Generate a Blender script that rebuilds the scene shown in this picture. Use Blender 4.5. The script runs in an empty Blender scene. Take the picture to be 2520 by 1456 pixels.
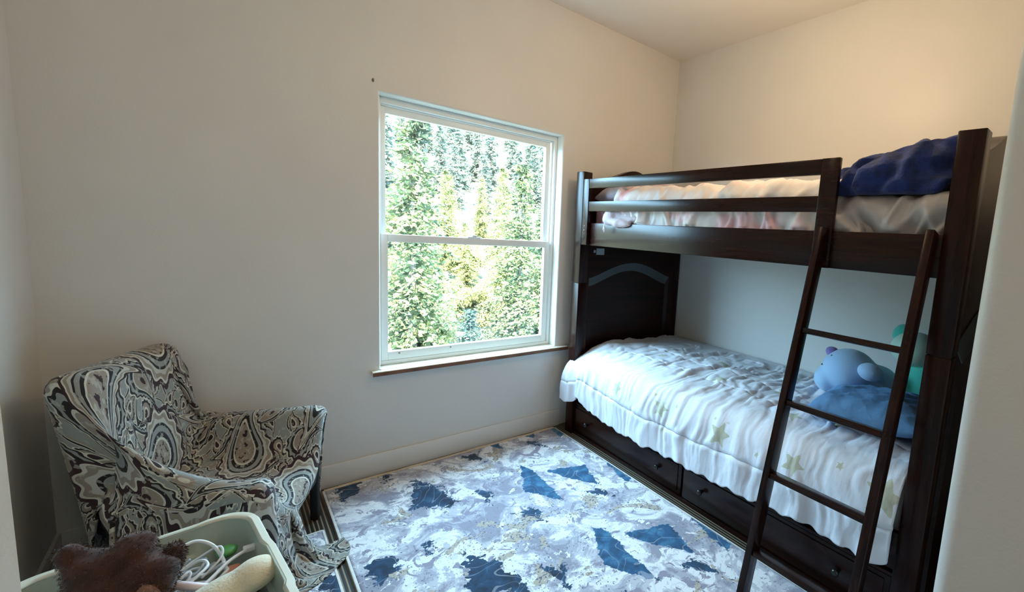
import bpy, bmesh, math, random
import numpy as np
from mathutils import Vector, Matrix, Quaternion, Euler

random.seed(7)
RNG = np.random.default_rng(7)
S = bpy.context.scene
COL = S.collection

# ------------------------------------------------------------------ camera
cam_d = bpy.data.cameras.new('camera')
cam = bpy.data.objects.new('camera', cam_d)
COL.objects.link(cam)
RIGHT = Vector((0.7411, -0.6683, 0.0646))
DOWN = Vector((-0.0350, -0.1346, -0.9903))
FWD = Vector((0.6705, 0.7316, -0.1231))
FWD.normalize()
RIGHT = (RIGHT - FWD * RIGHT.dot(FWD)).normalized()
UP = RIGHT.cross(FWD).normalized()
M = Matrix.Identity(4)
for i in range(3):
    M[i][0] = RIGHT[i]; M[i][1] = UP[i]; M[i][2] = -FWD[i]
M[0][3], M[1][3], M[2][3] = 0.0, 0.0, 1.35
cam.matrix_world = M
cam_d.sensor_width = 36
cam_d.lens = 1099.4 / 2520 * 36
cam_d.shift_x = (1260 - 1549.4) / 2520
cam_d.shift_y = -(728 - 719.9) / 2520
cam_d.clip_start = 0.02
S.camera = cam

# ------------------------------------------------------------------ sky, sun, lamps, exposure
world = bpy.data.worlds.new('sky')
S.world = world
world.use_nodes = True
wb = world.node_tree.nodes['Background']
wb.inputs[0].default_value = (0.42, 0.74, 1.0, 1)
wb.inputs[1].default_value = 29.0

def add_light(name, kind, loc, energy, color, **kw):
    d = bpy.data.lights.new(name, kind)
    d.energy = energy; d.color = color
    for k, v in kw.items(): setattr(d, k, v)
    o = bpy.data.objects.new(name, d); COL.objects.link(o); o.location = loc
    return o
sun = add_light('sun', 'SUN', (0, 0, 20), 95.0, (1.0, 0.93, 0.80), angle=0.009)
sun.rotation_euler = (math.radians(42), 0, math.radians(-28))
portal = add_light('window_portal', 'AREA', (1.1225, 2.66, 1.27), 1.0, (1, 1, 1), shape='RECTANGLE', size=1.08, size_y=1.42)
portal.rotation_euler = (math.radians(-90), 0, 0)
portal.data.cycles.is_portal = True
# warm bulbs of the ceiling fitting in the middle of the room, and an unseen fill light added behind the camera to lift the jambs
WARM = (1.0, 0.77, 0.49)
add_light('ceiling_bulb', 'POINT', (0.95, 1.15, 2.32), 3.5, WARM, shadow_soft_size=0.05)
add_light('ceiling_bulb', 'POINT', (1.70, 1.05, 2.32), 16, (1.0, 0.72, 0.42), shadow_soft_size=0.05)
add_light('passage_fill', 'POINT', (0.2, -0.9, 2.3), 9, (1.0, 0.86, 0.70), shadow_soft_size=0.12)

S.view_settings.view_transform = 'Standard'
S.view_settings.look = 'None'
S.view_settings.gamma = 1
S.view_settings.use_curve_mapping = False
S.view_settings.exposure = 0.12
S.cycles.max_bounces = 10
S.cycles.diffuse_bounces = 6
S.cycles.transparent_max_bounces = 12

# ------------------------------------------------------------------ numpy noise
def hash2(ix, iy, seed):
    h = (ix.astype(np.int64) * 374761393 + iy.astype(np.int64) * 668265263 + seed * 974634777) & 0xFFFFFFFF
    h = ((h ^ (h >> 13)) * 1274126177) & 0xFFFFFFFF
    return ((h ^ (h >> 16)) & 0xFFFFFF) / float(0xFFFFFF)
def vnoise(x, y, seed=0):
    x = np.asarray(x, float); y = np.asarray(y, float)
    ix = np.floor(x); iy = np.floor(y)
    fx = x - ix; fy = y - iy
    fx = fx * fx * fx * (fx * (fx * 6 - 15) + 10); fy = fy * fy * fy * (fy * (fy * 6 - 15) + 10)
    a = hash2(ix, iy, seed); b = hash2(ix + 1, iy, seed); c = hash2(ix, iy + 1, seed); d = hash2(ix + 1, iy + 1, seed)
    return ((a * (1 - fx) + b * fx) * (1 - fy) + (c * (1 - fx) + d * fx) * fy) * 2 - 1
def fbm(x, y, seed=0, octv=4):
    s = 0; a = 1.0; t = 0
    for i in range(octv):
        s = s + a * vnoise(x * 2 ** i + 13.1 * i, y * 2 ** i + 7.7 * i, seed + i); t += a; a *= 0.5
    return s / t
def sstep(a, b, x):
    t = np.clip((x - a) / (b - a), 0, 1); return t * t * (3 - 2 * t)

# ------------------------------------------------------------------ node helpers
class X:
    """a tiny expression builder over math nodes"""
    nt = None
    def __init__(s, sock): s.s = sock
    @staticmethod
    def op(o, *a, clamp=False):
        n = X.nt.nodes.new('ShaderNodeMath'); n.operation = o; n.use_clamp = clamp
        for i, v in enumerate(a):
            if isinstance(v, X): X.nt.links.new(v.s, n.inputs[i])
            else: n.inputs[i].default_value = v
        return X(n.outputs[0])
    def __add__(s, o): return X.op('ADD', s, o)
    __radd__ = __add__
    def __sub__(s, o): return X.op('SUBTRACT', s, o)
    def __rsub__(s, o): return X.op('SUBTRACT', o, s)
    def __mul__(s, o): return X.op('MULTIPLY', s, o)
    __rmul__ = __mul__
    def __truediv__(s, o): return X.op('DIVIDE', s, o)
    def floor(s): return X.op('FLOOR', s)
    def fract(s): return X.op('FRACT', s)
    def gt(s, v): return X.op('GREATER_THAN', s, v)
    def lt(s, v): return X.op('LESS_THAN', s, v)
    def sin(s): return X.op('SINE', s)
    def abs(s): return X.op('ABSOLUTE', s)
    def sqrt(s): return X.op('SQRT', s)
    def max(s, v): return X.op('MAXIMUM', s, v)
    def min(s, v): return X.op('MINIMUM', s, v)

def new_mat(name):
    m = bpy.data.materials.new(name); m.use_nodes = True
    nt = m.node_tree; X.nt = nt
    return m, nt, nt.nodes['Principled BSDF']
def link(a, b): X.nt.links.new(a.s if isinstance(a, X) else a, b)
def coords(kind='Object'):
    n = X.nt.nodes.new('ShaderNodeTexCoord'); return n.outputs[kind]
def mapped(vec, scale=(1, 1, 1), rot=(0, 0, 0), loc=(0, 0, 0)):
    n = X.nt.nodes.new('ShaderNodeMapping')
    n.inputs['Scale'].default_value = scale; n.inputs['Rotation'].default_value = rot; n.inputs['Location'].default_value = loc
    X.nt.links.new(vec, n.inputs['Vector']); return n.outputs[0]
def noise(vec, scale, detail=3, rough=0.5, dist=0.0):
    n = X.nt.nodes.new('ShaderNodeTexNoise')
    n.inputs['Scale'].default_value = scale; n.inputs['Detail'].default_value = detail
    n.inputs['Roughness'].default_value = rough; n.inputs['Distortion'].default_value = dist
    X.nt.links.new(vec, n.inputs['Vector']); return X(n.outputs[0])
def ramp(fac, stops, interp='LINEAR'):
    n = X.nt.nodes.new('ShaderNodeValToRGB'); cr = n.color_ramp; cr.interpolation = interp
    while len(cr.elements) < len(stops): cr.elements.new(0.5)
    for e, (p, c) in zip(cr.elements, stops):
        e.position = p; e.color = (c[0], c[1], c[2], 1)
    link(fac, n.inputs[0]); return n.outputs[0]
def mixc(fac, a, b):
    n = X.nt.nodes.new('ShaderNodeMix'); n.data_type = 'RGBA'
    if isinstance(fac, X): link(fac, n.inputs[0])
    else: n.inputs[0].default_value = fac
    for v, i in ((a, 6), (b, 7)):
        if isinstance(v, tuple): n.inputs[i].default_value = (*v[:3], 1)
        else: link(v, n.inputs[i])
    return n.outputs[2]
def attr(name):
    n = X.nt.nodes.new('ShaderNodeAttribute'); n.attribute_name = name; return X(n.outputs['Fac'])
def bump(h, strength, dist=0.01):
    n = X.nt.nodes.new('ShaderNodeBump'); n.inputs['Strength'].default_value = strength; n.inputs['Distance'].default_value = dist
    link(h, n.inputs['Height']); return n.outputs[0]
def sepxyz(v):
    n = X.nt.nodes.new('ShaderNodeSeparateXYZ'); X.nt.links.new(v, n.inputs[0]); return [X(o) for o in n.outputs]

def plain(name, c, rough=0.5, metal=0.0, spec=0.5, var=0.0, vscale=20, bmp=0.0, bscale=80, sheen=0.0, coat=0.0, bdist=0.004):
    m, nt, p = new_mat(name)
    p.inputs['Roughness'].default_value = rough; p.inputs['Metallic'].default_value = metal
    p.inputs['Specular IOR Level'].default_value = spec
    p.inputs['Sheen Weight'].default_value = sheen
    p.inputs['Coat Weight'].default_value = coat; p.inputs['Coat Roughness'].default_value = 0.25
    co = coords()
    if var > 0:
        f = noise(co, vscale, 4)
        link(ramp(f, [(0.3, tuple(x * (1 - var) for x in c)), (0.7, tuple(min(1, x * (1 + var)) for x in c))]), p.inputs['Base Color'])
    else: p.inputs['Base Color'].default_value = (*c, 1)
    if bmp > 0: link(bump(noise(co, bscale, 4), bmp, bdist), p.inputs['Normal'])
    return m

MAT = {}
MAT['wall'] = plain('wall_paint', (0.665, 0.645, 0.615), 0.42, var=0.02, vscale=3, bmp=0.12, bscale=140)
MAT['ceiling'] = plain('ceiling_paint', (0.80, 0.755, 0.70), 0.7, bmp=0.1, bscale=120)
MAT['trim'] = plain('baseboard_paint', (0.69, 0.67, 0.64), 0.4)
MAT['vinyl'] = plain('white_vinyl', (0.80, 0.82, 0.80), 0.35)
MAT['return'] = plain('window_return_paint', (0.74, 0.74, 0.70), 0.45)

def wood_mat(name, c1, c2, rough, axis, spec=0.5):
    m, nt, p = new_mat(name)
    sc = [14, 14, 14]; sc[axis] = 0.9
    f = noise(mapped(coords(), tuple(sc)), 3.0, 6, 0.6, 0.3)
    link(ramp(f, [(0.3, c1), (0.72, c2)]), p.inputs['Base Color'])
    p.inputs['Roughness'].default_value = rough; p.inputs['Specular IOR Level'].default_value = spec * 0.8
    link(bump(f, 0.06, 0.002), p.inputs['Normal'])
    return m
ESP = ((0.0040, 0.0013, 0.0010), (0.026, 0.0062, 0.0034))
MAT['woodY'] = wood_mat('espresso_wood_lengthwise', *ESP, 0.24, 1, 0.34)
MAT['woodZ'] = wood_mat('espresso_wood_upright', *ESP, 0.24, 2, 0.26)
MAT['woodX'] = wood_mat('espresso_wood_crosswise', *ESP, 0.28, 0, 0.24)
MAT['arch'] = plain('painted_sheen_molding', (0.050, 0.062, 0.064), 0.3)  # reflection of the white bedding painted into the bevel as lighter grey
MAT['knob'] = plain('dark_knob_metal', (0.03, 0.028, 0.028), 0.18, metal=0.6, spec=0.8)
MAT['bolt'] = plain('bolt_metal', (0.10, 0.09, 0.085), 0.3, metal=0.9)
MAT['paper'] = plain('sticker_paper', (0.30, 0.34, 0.36), 0.6)
MAT['sill'] = plain('sill_paint', (0.76, 0.70, 0.58), 0.45, var=0.08, vscale=6)
MAT['sill_edge'] = plain('sill_bare_wood', (0.16, 0.07, 0.035), 0.6, var=0.4, vscale=14)
MAT['black'] = plain('black_canvas', (0.008, 0.008, 0.009), 0.85, bmp=0.2, bscale=400)
MAT['tote'] = plain('sage_plastic', (0.46, 0.51, 0.43), 0.42, spec=0.4)
MAT['tote_rim'] = plain('sage_plastic_rim', (0.70, 0.68, 0.56), 0.38, spec=0.45)
MAT['cable'] = plain('white_cable', (0.78, 0.80, 0.82), 0.4)
MAT['greycable'] = plain('grey_cable', (0.35, 0.38, 0.42), 0.4)
MAT['cream'] = plain('cream_plush', (0.74, 0.66, 0.48), 0.9, var=0.08, bmp=0.5, bscale=160, sheen=0.4)
MAT['peach'] = plain('peach_plastic', (0.75, 0.30, 0.18), 0.4)
MAT['green'] = plain('green_plastic', (0.10, 0.35, 0.10), 0.4)
MAT['pinkwhite'] = plain('pale_pink_plastic', (0.80, 0.66, 0.68), 0.4)
MAT['blackplastic'] = plain('black_plastic', (0.012, 0.012, 0.014), 0.35)
MAT['fur'] = plain('brown_fur', (0.050, 0.0135, 0.0055), 0.95, var=0.45, vscale=22, sheen=0.25)
MAT['snout'] = plain('tan_snout_fur', (0.20, 0.09, 0.05), 0.95, var=0.3, vscale=30, sheen=0.3)
MAT['plushblue'] = plain('light_blue_plush', (0.34, 0.52, 0.74), 0.95, bmp=0.4, bscale=220, sheen=0.4)
MAT['plushpurple'] = plain('purple_plush', (0.20, 0.16, 0.42), 0.95, bmp=0.4, bscale=220, sheen=0.4)
MAT['plushteal'] = plain('teal_plush', (0.06, 0.50, 0.40), 0.95, bmp=0.4, bscale=220, sheen=0.4)
MAT['plushmint'] = plain('mint_plush', (0.48, 0.70, 0.60), 0.95, bmp=0.4, bscale=220, sheen=0.4)
MAT['eye'] = plain('black_eye', (0.006, 0.006, 0.01), 0.15)
MAT['bluepillow'] = plain('blue_pillowcase', (0.11, 0.25, 0.46), 0.8, var=0.15, vscale=6, bmp=0.5, bscale=14, bdist=0.02)
MAT['greypillow'] = plain('grey_pink_pillowcase', (0.50, 0.42, 0.46), 0.8, var=0.2, vscale=9)
MAT['navy'] = plain('navy_fleece', (0.005, 0.020, 0.115), 0.9, var=0.5, vscale=24, bmp=0.7, bscale=110, sheen=0.12)
MAT['satin'] = plain('beige_grey_satin', (0.36, 0.33, 0.33), 0.36, spec=0.6)
MAT['mattress'] = plain('white_ticking', (0.7, 0.7, 0.72), 0.8)
MAT['spot'] = plain('grey_dent', (0.16, 0.15, 0.14), 0.8)
MAT['ground'] = plain('forest_ground', (0.05, 0.05, 0.03), 0.95, var=0.5, vscale=0.6)
MAT['bark'] = plain('bark', (0.10, 0.08, 0.065), 0.9, var=0.4, vscale=8)

def glass_mat():
    m, nt, p = new_mat('window_glass')
    nt.nodes.remove(p)
    t = nt.nodes.new('ShaderNodeBsdfTransparent'); t.inputs[0].default_value = (0.97, 0.985, 0.98, 1)
    g = nt.nodes.new('ShaderNodeBsdfGlossy'); g.inputs['Roughness'].default_value = 0.02
    mx = nt.nodes.new('ShaderNodeMixShader'); mx.inputs[0].default_value = 0.04
    link(t.outputs[0], mx.inputs[1]); link(g.outputs[0], mx.inputs[2])
    link(mx.outputs[0], nt.nodes['Material Output'].inputs[0])
    return m
MAT['glass'] = glass_mat()

def leaf_mat(name, dark, light, trans):
    m, nt, p = new_mat(name)
    f = noise(coords(), 1.1, 4, 0.7)
    c = ramp(f, [(0.36, dark), (0.64, light)])
    link(c, p.inputs['Base Color']); p.inputs['Roughness'].default_value = 0.7
    p.inputs['Specular IOR Level'].default_value = 0.2
    t = nt.nodes.new('ShaderNodeBsdfTranslucent'); link(c, t.inputs[0])
    mx = nt.nodes.new('ShaderNodeMixShader'); mx.inputs[0].default_value = trans
    link(p.outputs[0], mx.inputs[1]); link(t.outputs[0], mx.inputs[2])
    link(mx.outputs[0], nt.nodes['Material Output'].inputs[0])
    return m
MAT['fir'] = leaf_mat('fir_needles', (0.012, 0.026, 0.017), (0.15, 0.165, 0.066), 0.25)
MAT['firfar'] = leaf_mat('hazed_fir_needles', (0.055, 0.080, 0.066), (0.17, 0.185, 0.135), 0.25)  # distance haze painted into the needles as a paler colour
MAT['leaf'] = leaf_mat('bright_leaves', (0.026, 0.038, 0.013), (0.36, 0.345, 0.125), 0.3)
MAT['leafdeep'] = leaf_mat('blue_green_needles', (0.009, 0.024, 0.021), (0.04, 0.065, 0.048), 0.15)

def floor_mat():
    m, nt, p = new_mat('striped_floor_boards')
    x, y, z = sepxyz(coords())
    n = noise(mapped(coords(), (30, 1.5, 1)), 2.0, 4)
    line = (x * 62.0 + n * 0.25).fract()
    c = ramp(line, [(0.0, (0.012, 0.008, 0.006)), (0.5, (0.035, 0.022, 0.014)), (0.62, (0.24, 0.16, 0.09)), (0.8, (0.28, 0.22, 0.15)), (0.92, (0.012, 0.008, 0.006))], 'CONSTANT')
    link(c, p.inputs['Base Color']); p.inputs['Roughness'].default_value = 0.5
    link(bump(line, 0.3, 0.003), p.inputs['Normal'])
    return m
MAT['floor'] = floor_mat()

def rug_mat():
    m, nt, p = new_mat('abstract_rug_pile')
    co = coords('Object')
    d = attr('shard'); kind = attr('tone')
    rag = noise(co, 26, 5, 0.65, 0.6); rag2 = noise(co, 90, 3, 0.6)
    n1 = noise(co, 4.6, 7, 0.64, 1.0); n2 = noise(mapped(co, loc=(3.1, 1.7, 0)), 10.0, 6, 0.65, 1.5)
    n3 = noise(mapped(co, loc=(7.3, 2.2, 0)), 5.0, 5, 0.6, 1.0)
    base = ramp(n1, [(0.0, (0.26, 0.26, 0.32)), (0.42, (0.36, 0.36, 0.43)), (0.47, (0.47, 0.48, 0.53)), (0.515, (0.70, 0.71, 0.73)), (0.60, (0.58, 0.60, 0.65)), (0.66, (0.37, 0.37, 0.44))], 'CONSTANT')
    base = mixc((n2 * 1.0).gt(0.585), base, (0.25, 0.24, 0.31))
    base = mixc((n3 - 0.0).gt(0.61), base, (0.40, 0.35, 0.29))
    base = mixc(n2.lt(0.385), base, (0.74, 0.75, 0.76))
    fleck = (rag2 + n3 * 0.5).gt(0.90)
    base = mixc(fleck, base, (0.07, 0.10, 0.16))
    inside = (d + (rag - 0.5) * 0.10 * (kind * 1.6 + 0.35) + (rag2 - 0.5) * 0.05 * kind).lt(0.0)
    bn = noise(co, 16, 5, 0.6, 0.5)
    blue = ramp(bn, [(0.30, (0.005, 0.036, 0.085)), (0.5, (0.012, 0.082, 0.185)), (0.68, (0.05, 0.18, 0.31))])
    navy = ramp(bn, [(0.32, (0.004, 0.012, 0.030)), (0.55, (0.008, 0.042, 0.10)), (0.68, (0.025, 0.095, 0.18))])
    ink = mixc(kind.gt(0.5), blue, navy)
    c = mixc(inside, base, ink)
    # carved swirls: thin relief lines
    sw = noise(mapped(co, loc=(1.3, 4.2, 0)), 5.5, 1, 0.4, 0.6)
    ln = ((sw * 7.0).fract() - 0.5).abs().lt(0.03)
    c = mixc(ln * 0.35, c, (0.46, 0.47, 0.52))
    link(c, p.inputs['Base Color'])
    p.inputs['Roughness'].default_value = 0.95; p.inputs['Sheen Weight'].default_value = 0.15
    h = noise(co, 320, 3) * 0.5 + n1 * 1.2 - ln * 0.8
    link(bump(h, 0.35, 0.004), p.inputs['Normal'])
    return m
MAT['rug'] = rug_mat()
MAT['binding'] = plain('tan_rug_binding', (0.62, 0.53, 0.40), 0.9, var=0.12, vscale=40)
MAT['binding_white'] = plain('pale_rug_binding', (0.66, 0.64, 0.60), 0.9, var=0.1, vscale=40)

def comforter_mat():
    m, nt, p = new_mat('white_star_comforter')
    st = attr('star'); co = coords()
    n = noise(co, 30, 4)
    gold = ramp(n, [(0.3, (0.40, 0.40, 0.29)), (0.7, (0.52, 0.51, 0.40))])
    c = mixc((st + (noise(co, 160, 2) - 0.5) * 0.006).lt(0.0), (0.66, 0.66, 0.71), gold)
    link(c, p.inputs['Base Color'])
    p.inputs['Roughness'].default_value = 0.75; p.inputs['Sheen Weight'].default_value = 0.15
    link(bump(noise(mapped(co, (0.5, 3.0, 1.0)), 22, 4) , 0.25, 0.008), p.inputs['Normal'])
    return m
MAT['comforter'] = comforter_mat()

def blanket_mat():
    m, nt, p = new_mat('pink_white_blanket')
    co = coords()
    n = noise(mapped(co, (1, 0.7, 1)), 4.5, 3, 0.5, 0.6)
    c = ramp(n, [(0.40, (0.76, 0.72, 0.73)), (0.52, (0.74, 0.70, 0.70)), (0.60, (0.78, 0.52, 0.56))])
    link(c, p.inputs['Base Color']); p.inputs['Roughness'].default_value = 0.75
    return m
MAT['blanket'] = blanket_mat()

def pinksheet_mat():
    m, nt, p = new_mat('pink_star_sheet')
    x, y, z = sepxyz(coords())
    sx = (y * 22.0).fract() - 0.5; sz = (z * 22.0).fract() - 0.5
    d = (sx.abs() + 0.05) * (sz.abs() + 0.05)
    c = mixc(d.lt(0.009), (0.66, 0.36, 0.44), (0.85, 0.75, 0.78))
    link(c, p.inputs['Base Color']); p.inputs['Roughness'].default_value = 0.8
    return m
MAT['pinksheet'] = pinksheet_mat()

def paisley_mat():
    m, nt, p = new_mat('paisley_throw_cloth')
    uvn = coords('UV')
    wob = noise(uvn, 5.0, 2, 0.5)
    u0, v0, _ = sepxyz(uvn)
    u0 = u0 + (wob - 0.5) * 0.016; v0 = v0 + (noise(mapped(uvn, loc=(5, 2, 0)), 5.0, 2) - 0.5) * 0.016
    BLK = (0.010, 0.006, 0.007); MAR = (0.030, 0.008, 0.012); CRM = (0.56, 0.53, 0.44); TAU = (0.27, 0.22, 0.175); GRY = (0.25, 0.255, 0.24); LGT = (0.46, 0.44, 0.39)
    def motif(sz, ox, oy, ang, bend, back, stops):
        cs, sn = math.cos(ang), math.sin(ang)
        a = (u0 * cs + v0 * sn) * (1 / sz) + ox; b = (v0 * cs - u0 * sn) * (1 / sz) + oy
        row = b.floor(); a = a + (row * 0.5)
        ca = a.floor(); x = a.fract() - 0.5; y = b.fract() - 0.5
        par = X.op('FLOORED_MODULO', ca + row, 2.0) * 2.0 - 1.0
        x = x * par; y = y * par
        yp = (y + 0.05).max(0.0)
        xc = yp * yp * bend
        w = (0.27 - y * 0.40).max(0.035)
        gx = (x - xc) / w; gy = y * (1 / 0.49)
        g = (gx * gx + gy * gy).sqrt()
        th = X.op('ARCTAN2', y, x - xc)
        sc = g + (th * 16.0).sin() * 0.045 * ((g - 0.70) * 6.0).max(0.0).min(1.0)
        return mixc(sc.gt(1.0), ramp(sc, stops, 'CONSTANT'), back), sc
    # filler: small paisleys and scrolls on a grey sage ground
    f = noise(mapped(uvn, loc=(2, 9, 0)), 14.0, 0, 0.5, 0.3)
    fr = (f * 3.2).fract()
    bg = ramp(fr, [(0.0, GRY), (0.62, CRM), (0.67, BLK), (0.80, CRM), (0.85, TAU)], 'CONSTANT')
    fine = noise(uvn, 60, 2, 0.6)
    small, s1 = motif(0.070, 0.3, 0.1, 0.9, 1.7, bg, [(0.0, MAR), (0.30, CRM), (0.44, TAU), (0.54, TAU), (0.72, BLK), (0.90, CRM)])
    mid, s3 = motif(0.145, 0.65, 0.2, -0.6, 1.7, small, [(0.0, MAR), (0.16, TAU), (0.30, TAU), (0.52, CRM), (0.58, BLK), (0.72, GRY), (0.84, BLK), (0.94, CRM)])
    big, s2 = motif(0.29, 0.15, 0.35, 0.45, 1.6, mid, [(0.0, TAU), (0.08, TAU), (0.18, TAU), (0.40, CRM), (0.45, BLK), (0.55, GRY), (0.66, BLK), (0.71, LGT), (0.78, TAU), (0.86, CRM), (0.91, MAR)])
    c = mixc(fine.gt(0.60) * s2.lt(0.40), big, MAR)
    c = mixc(fine.lt(0.41) * 0.5, c, LGT)
    link(c, p.inputs['Base Color'])
    p.inputs['Roughness'].default_value = 0.85; p.inputs['Sheen Weight'].default_value = 0.1
    link(bump(noise(uvn, 420, 2), 0.2, 0.002), p.inputs['Normal'])
    return m
MAT['paisley'] = paisley_mat()

# ------------------------------------------------------------------ object helpers
def tag(o, label=None, cat=None, group=None, kind=None):
    if label: o['label'] = label
    if cat: o['category'] = cat
    if group: o['group'] = group
    if kind: o['kind'] = kind
    return o
def thing(name, label, cat, loc=(0, 0, 0), rz=0.0, group=None):
    o = bpy.data.objects.new(name, None); COL.objects.link(o)
    o.location = loc; o.rotation_euler = (0, 0, rz); o.empty_display_size = 0.1
    return tag(o, label, cat, group)
def build(name, bm, mat, parent=None, smooth=False, loc=None):
    me = bpy.data.meshes.new(name); bm.normal_update(); bm.to_mesh(me); bm.free()
    mats = mat if isinstance(mat, (list, tuple)) else [mat]
    for m in mats: me.materials.append(MAT[m] if isinstance(m, str) else m)
    if smooth:
        me.polygons.foreach_set('use_smooth', [True] * len(me.polygons))
        if smooth == 'angle': me.set_sharp_from_angle(angle=math.radians(40))
    o = bpy.data.objects.new(name, me); COL.objects.link(o)
    if parent: o.parent = parent
    if loc: o.location = loc
    return o
def struct(o): o['kind'] = 'structure'; return o
def add_box(bm, lo, hi, bev=0.0, seg=2, rot=None, mi=0):
    lo = Vector(lo); hi = Vector(hi); c = (lo + hi) / 2; d = hi - lo
    g = bmesh.ops.create_cube(bm, size=1.0)
    vs = g['verts']
    bmesh.ops.scale(bm, vec=d, verts=vs)
    if rot is not None: bmesh.ops.rotate(bm, cent=(0, 0, 0), matrix=rot, verts=vs)
    bmesh.ops.translate(bm, vec=c, verts=vs)
    fs = set()
    for v in vs:
        for f in v.link_faces: fs.add(f)
    for f in fs: f.material_index = mi
    if bev > 0:
        es = set()
        for v in vs:
            for e in v.link_edges: es.add(e)
        bmesh.ops.bevel(bm, geom=list(es), offset=bev, segments=seg, profile=0.5, affect='EDGES')
def box(name, lo, hi, mat, parent=None, bev=0.003, seg=2):
    bm = bmesh.new(); add_box(bm, lo, hi, bev, seg); return build(name, bm, mat, parent, 'angle' if bev > 0 else False)
def ring_loft(bm, rings, cap0=True, cap1=True, closed=True):
    vr = [[bm.verts.new(p) for p in r] for r in rings]
    n = len(vr[0])
    for a, b in zip(vr[:-1], vr[1:]):
        for i in range(n if closed else n - 1):
            j = (i + 1) % n
            bm.faces.new((a[i], a[j], b[j], b[i]))
    if cap0: bm.faces.new(list(reversed(vr[0])))
    if cap1: bm.faces.new(vr[-1])
    return vr
def lathe(bm, prof, n=20, cent=(0, 0, 0), axis='z'):
    rings = []
    for r, h in prof:
        ring = []
        for i in range(n):
            a = 2 * math.pi * i / n; x, y = r * math.cos(a), r * math.sin(a)
            p = {'z': (x, y, h), 'x': (h, x, y), 'y': (x, h, y)}[axis]
            ring.append(Vector(p) + Vector(cent))
        rings.append(ring)
    ring_loft(bm, rings)
    bmesh.ops.recalc_face_normals(bm, faces=bm.faces)
def tube(bm, pts, r, n=8, taper=None):
    pts = [Vector(p) for p in pts]; rings = []
    up = Vector((0.13, 0.21, 0.97))
    for i, p in enumerate(pts):
        t = (pts[min(i + 1, len(pts) - 1)] - pts[max(i - 1, 0)]).normalized()
        a = t.cross(up)
        if a.length < 1e-4: a = t.cross(Vector((1, 0, 0)))
        a.normalize(); b = t.cross(a)
        rr = r if taper is None else r * taper(i / (len(pts) - 1))
        rings.append([p + (a * math.cos(2 * math.pi * k / n) + b * math.sin(2 * math.pi * k / n)) * rr for k in range(n)])
    ring_loft(bm, rings); bmesh.ops.recalc_face_normals(bm, faces=bm.faces)
def grid_mesh(name, P, mat, parent=None, thick=0.0, uv=None, attrs=None, offset=-1.0, smooth=True, sub=0):
    """P: (n, m, 3) array -> a quad sheet (with thickness)"""
    n, m, _ = P.shape
    me = bpy.data.meshes.new(name)
    idx = np.arange(n * m).reshape(n, m)
    F = np.stack([idx[:-1, :-1], idx[1:, :-1], idx[1:, 1:], idx[:-1, 1:]], -1).reshape(-1, 4)
    me.vertices.add(n * m); me.vertices.foreach_set('co', P.reshape(-1).astype(np.float32))
    me.loops.add(F.size); me.loops.foreach_set('vertex_index', F.reshape(-1).astype(np.int32))
    me.polygons.add(len(F)); me.polygons.foreach_set('loop_start', np.arange(0, F.size, 4, dtype=np.int32))
    me.update(calc_edges=True); me.validate()
    if smooth: me.polygons.foreach_set('use_smooth', [True] * len(me.polygons))
    if uv is not None:
        l = me.uv_layers.new(name='UVMap'); l.data.foreach_set('uv', uv.reshape(-1, 2)[F.reshape(-1)].reshape(-1).astype(np.float32))
    for k, a in (attrs or {}).items():
        at = me.attributes.new(k, 'FLOAT', 'POINT'); at.data.foreach_set('value', a.reshape(-1).astype(np.float32))
    me.materials.append(MAT[mat] if isinstance(mat, str) else mat)
    o = bpy.data.objects.new(name, me); COL.objects.link(o)
    if parent: o.parent = parent
    if thick > 0:
        md = o.modifiers.new('thickness', 'SOLIDIFY'); md.thickness = thick; md.offset = offset
    if sub:
        md = o.modifiers.new('smooth', 'SUBSURF'); md.levels = sub; md.render_levels = sub
    return o
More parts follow.
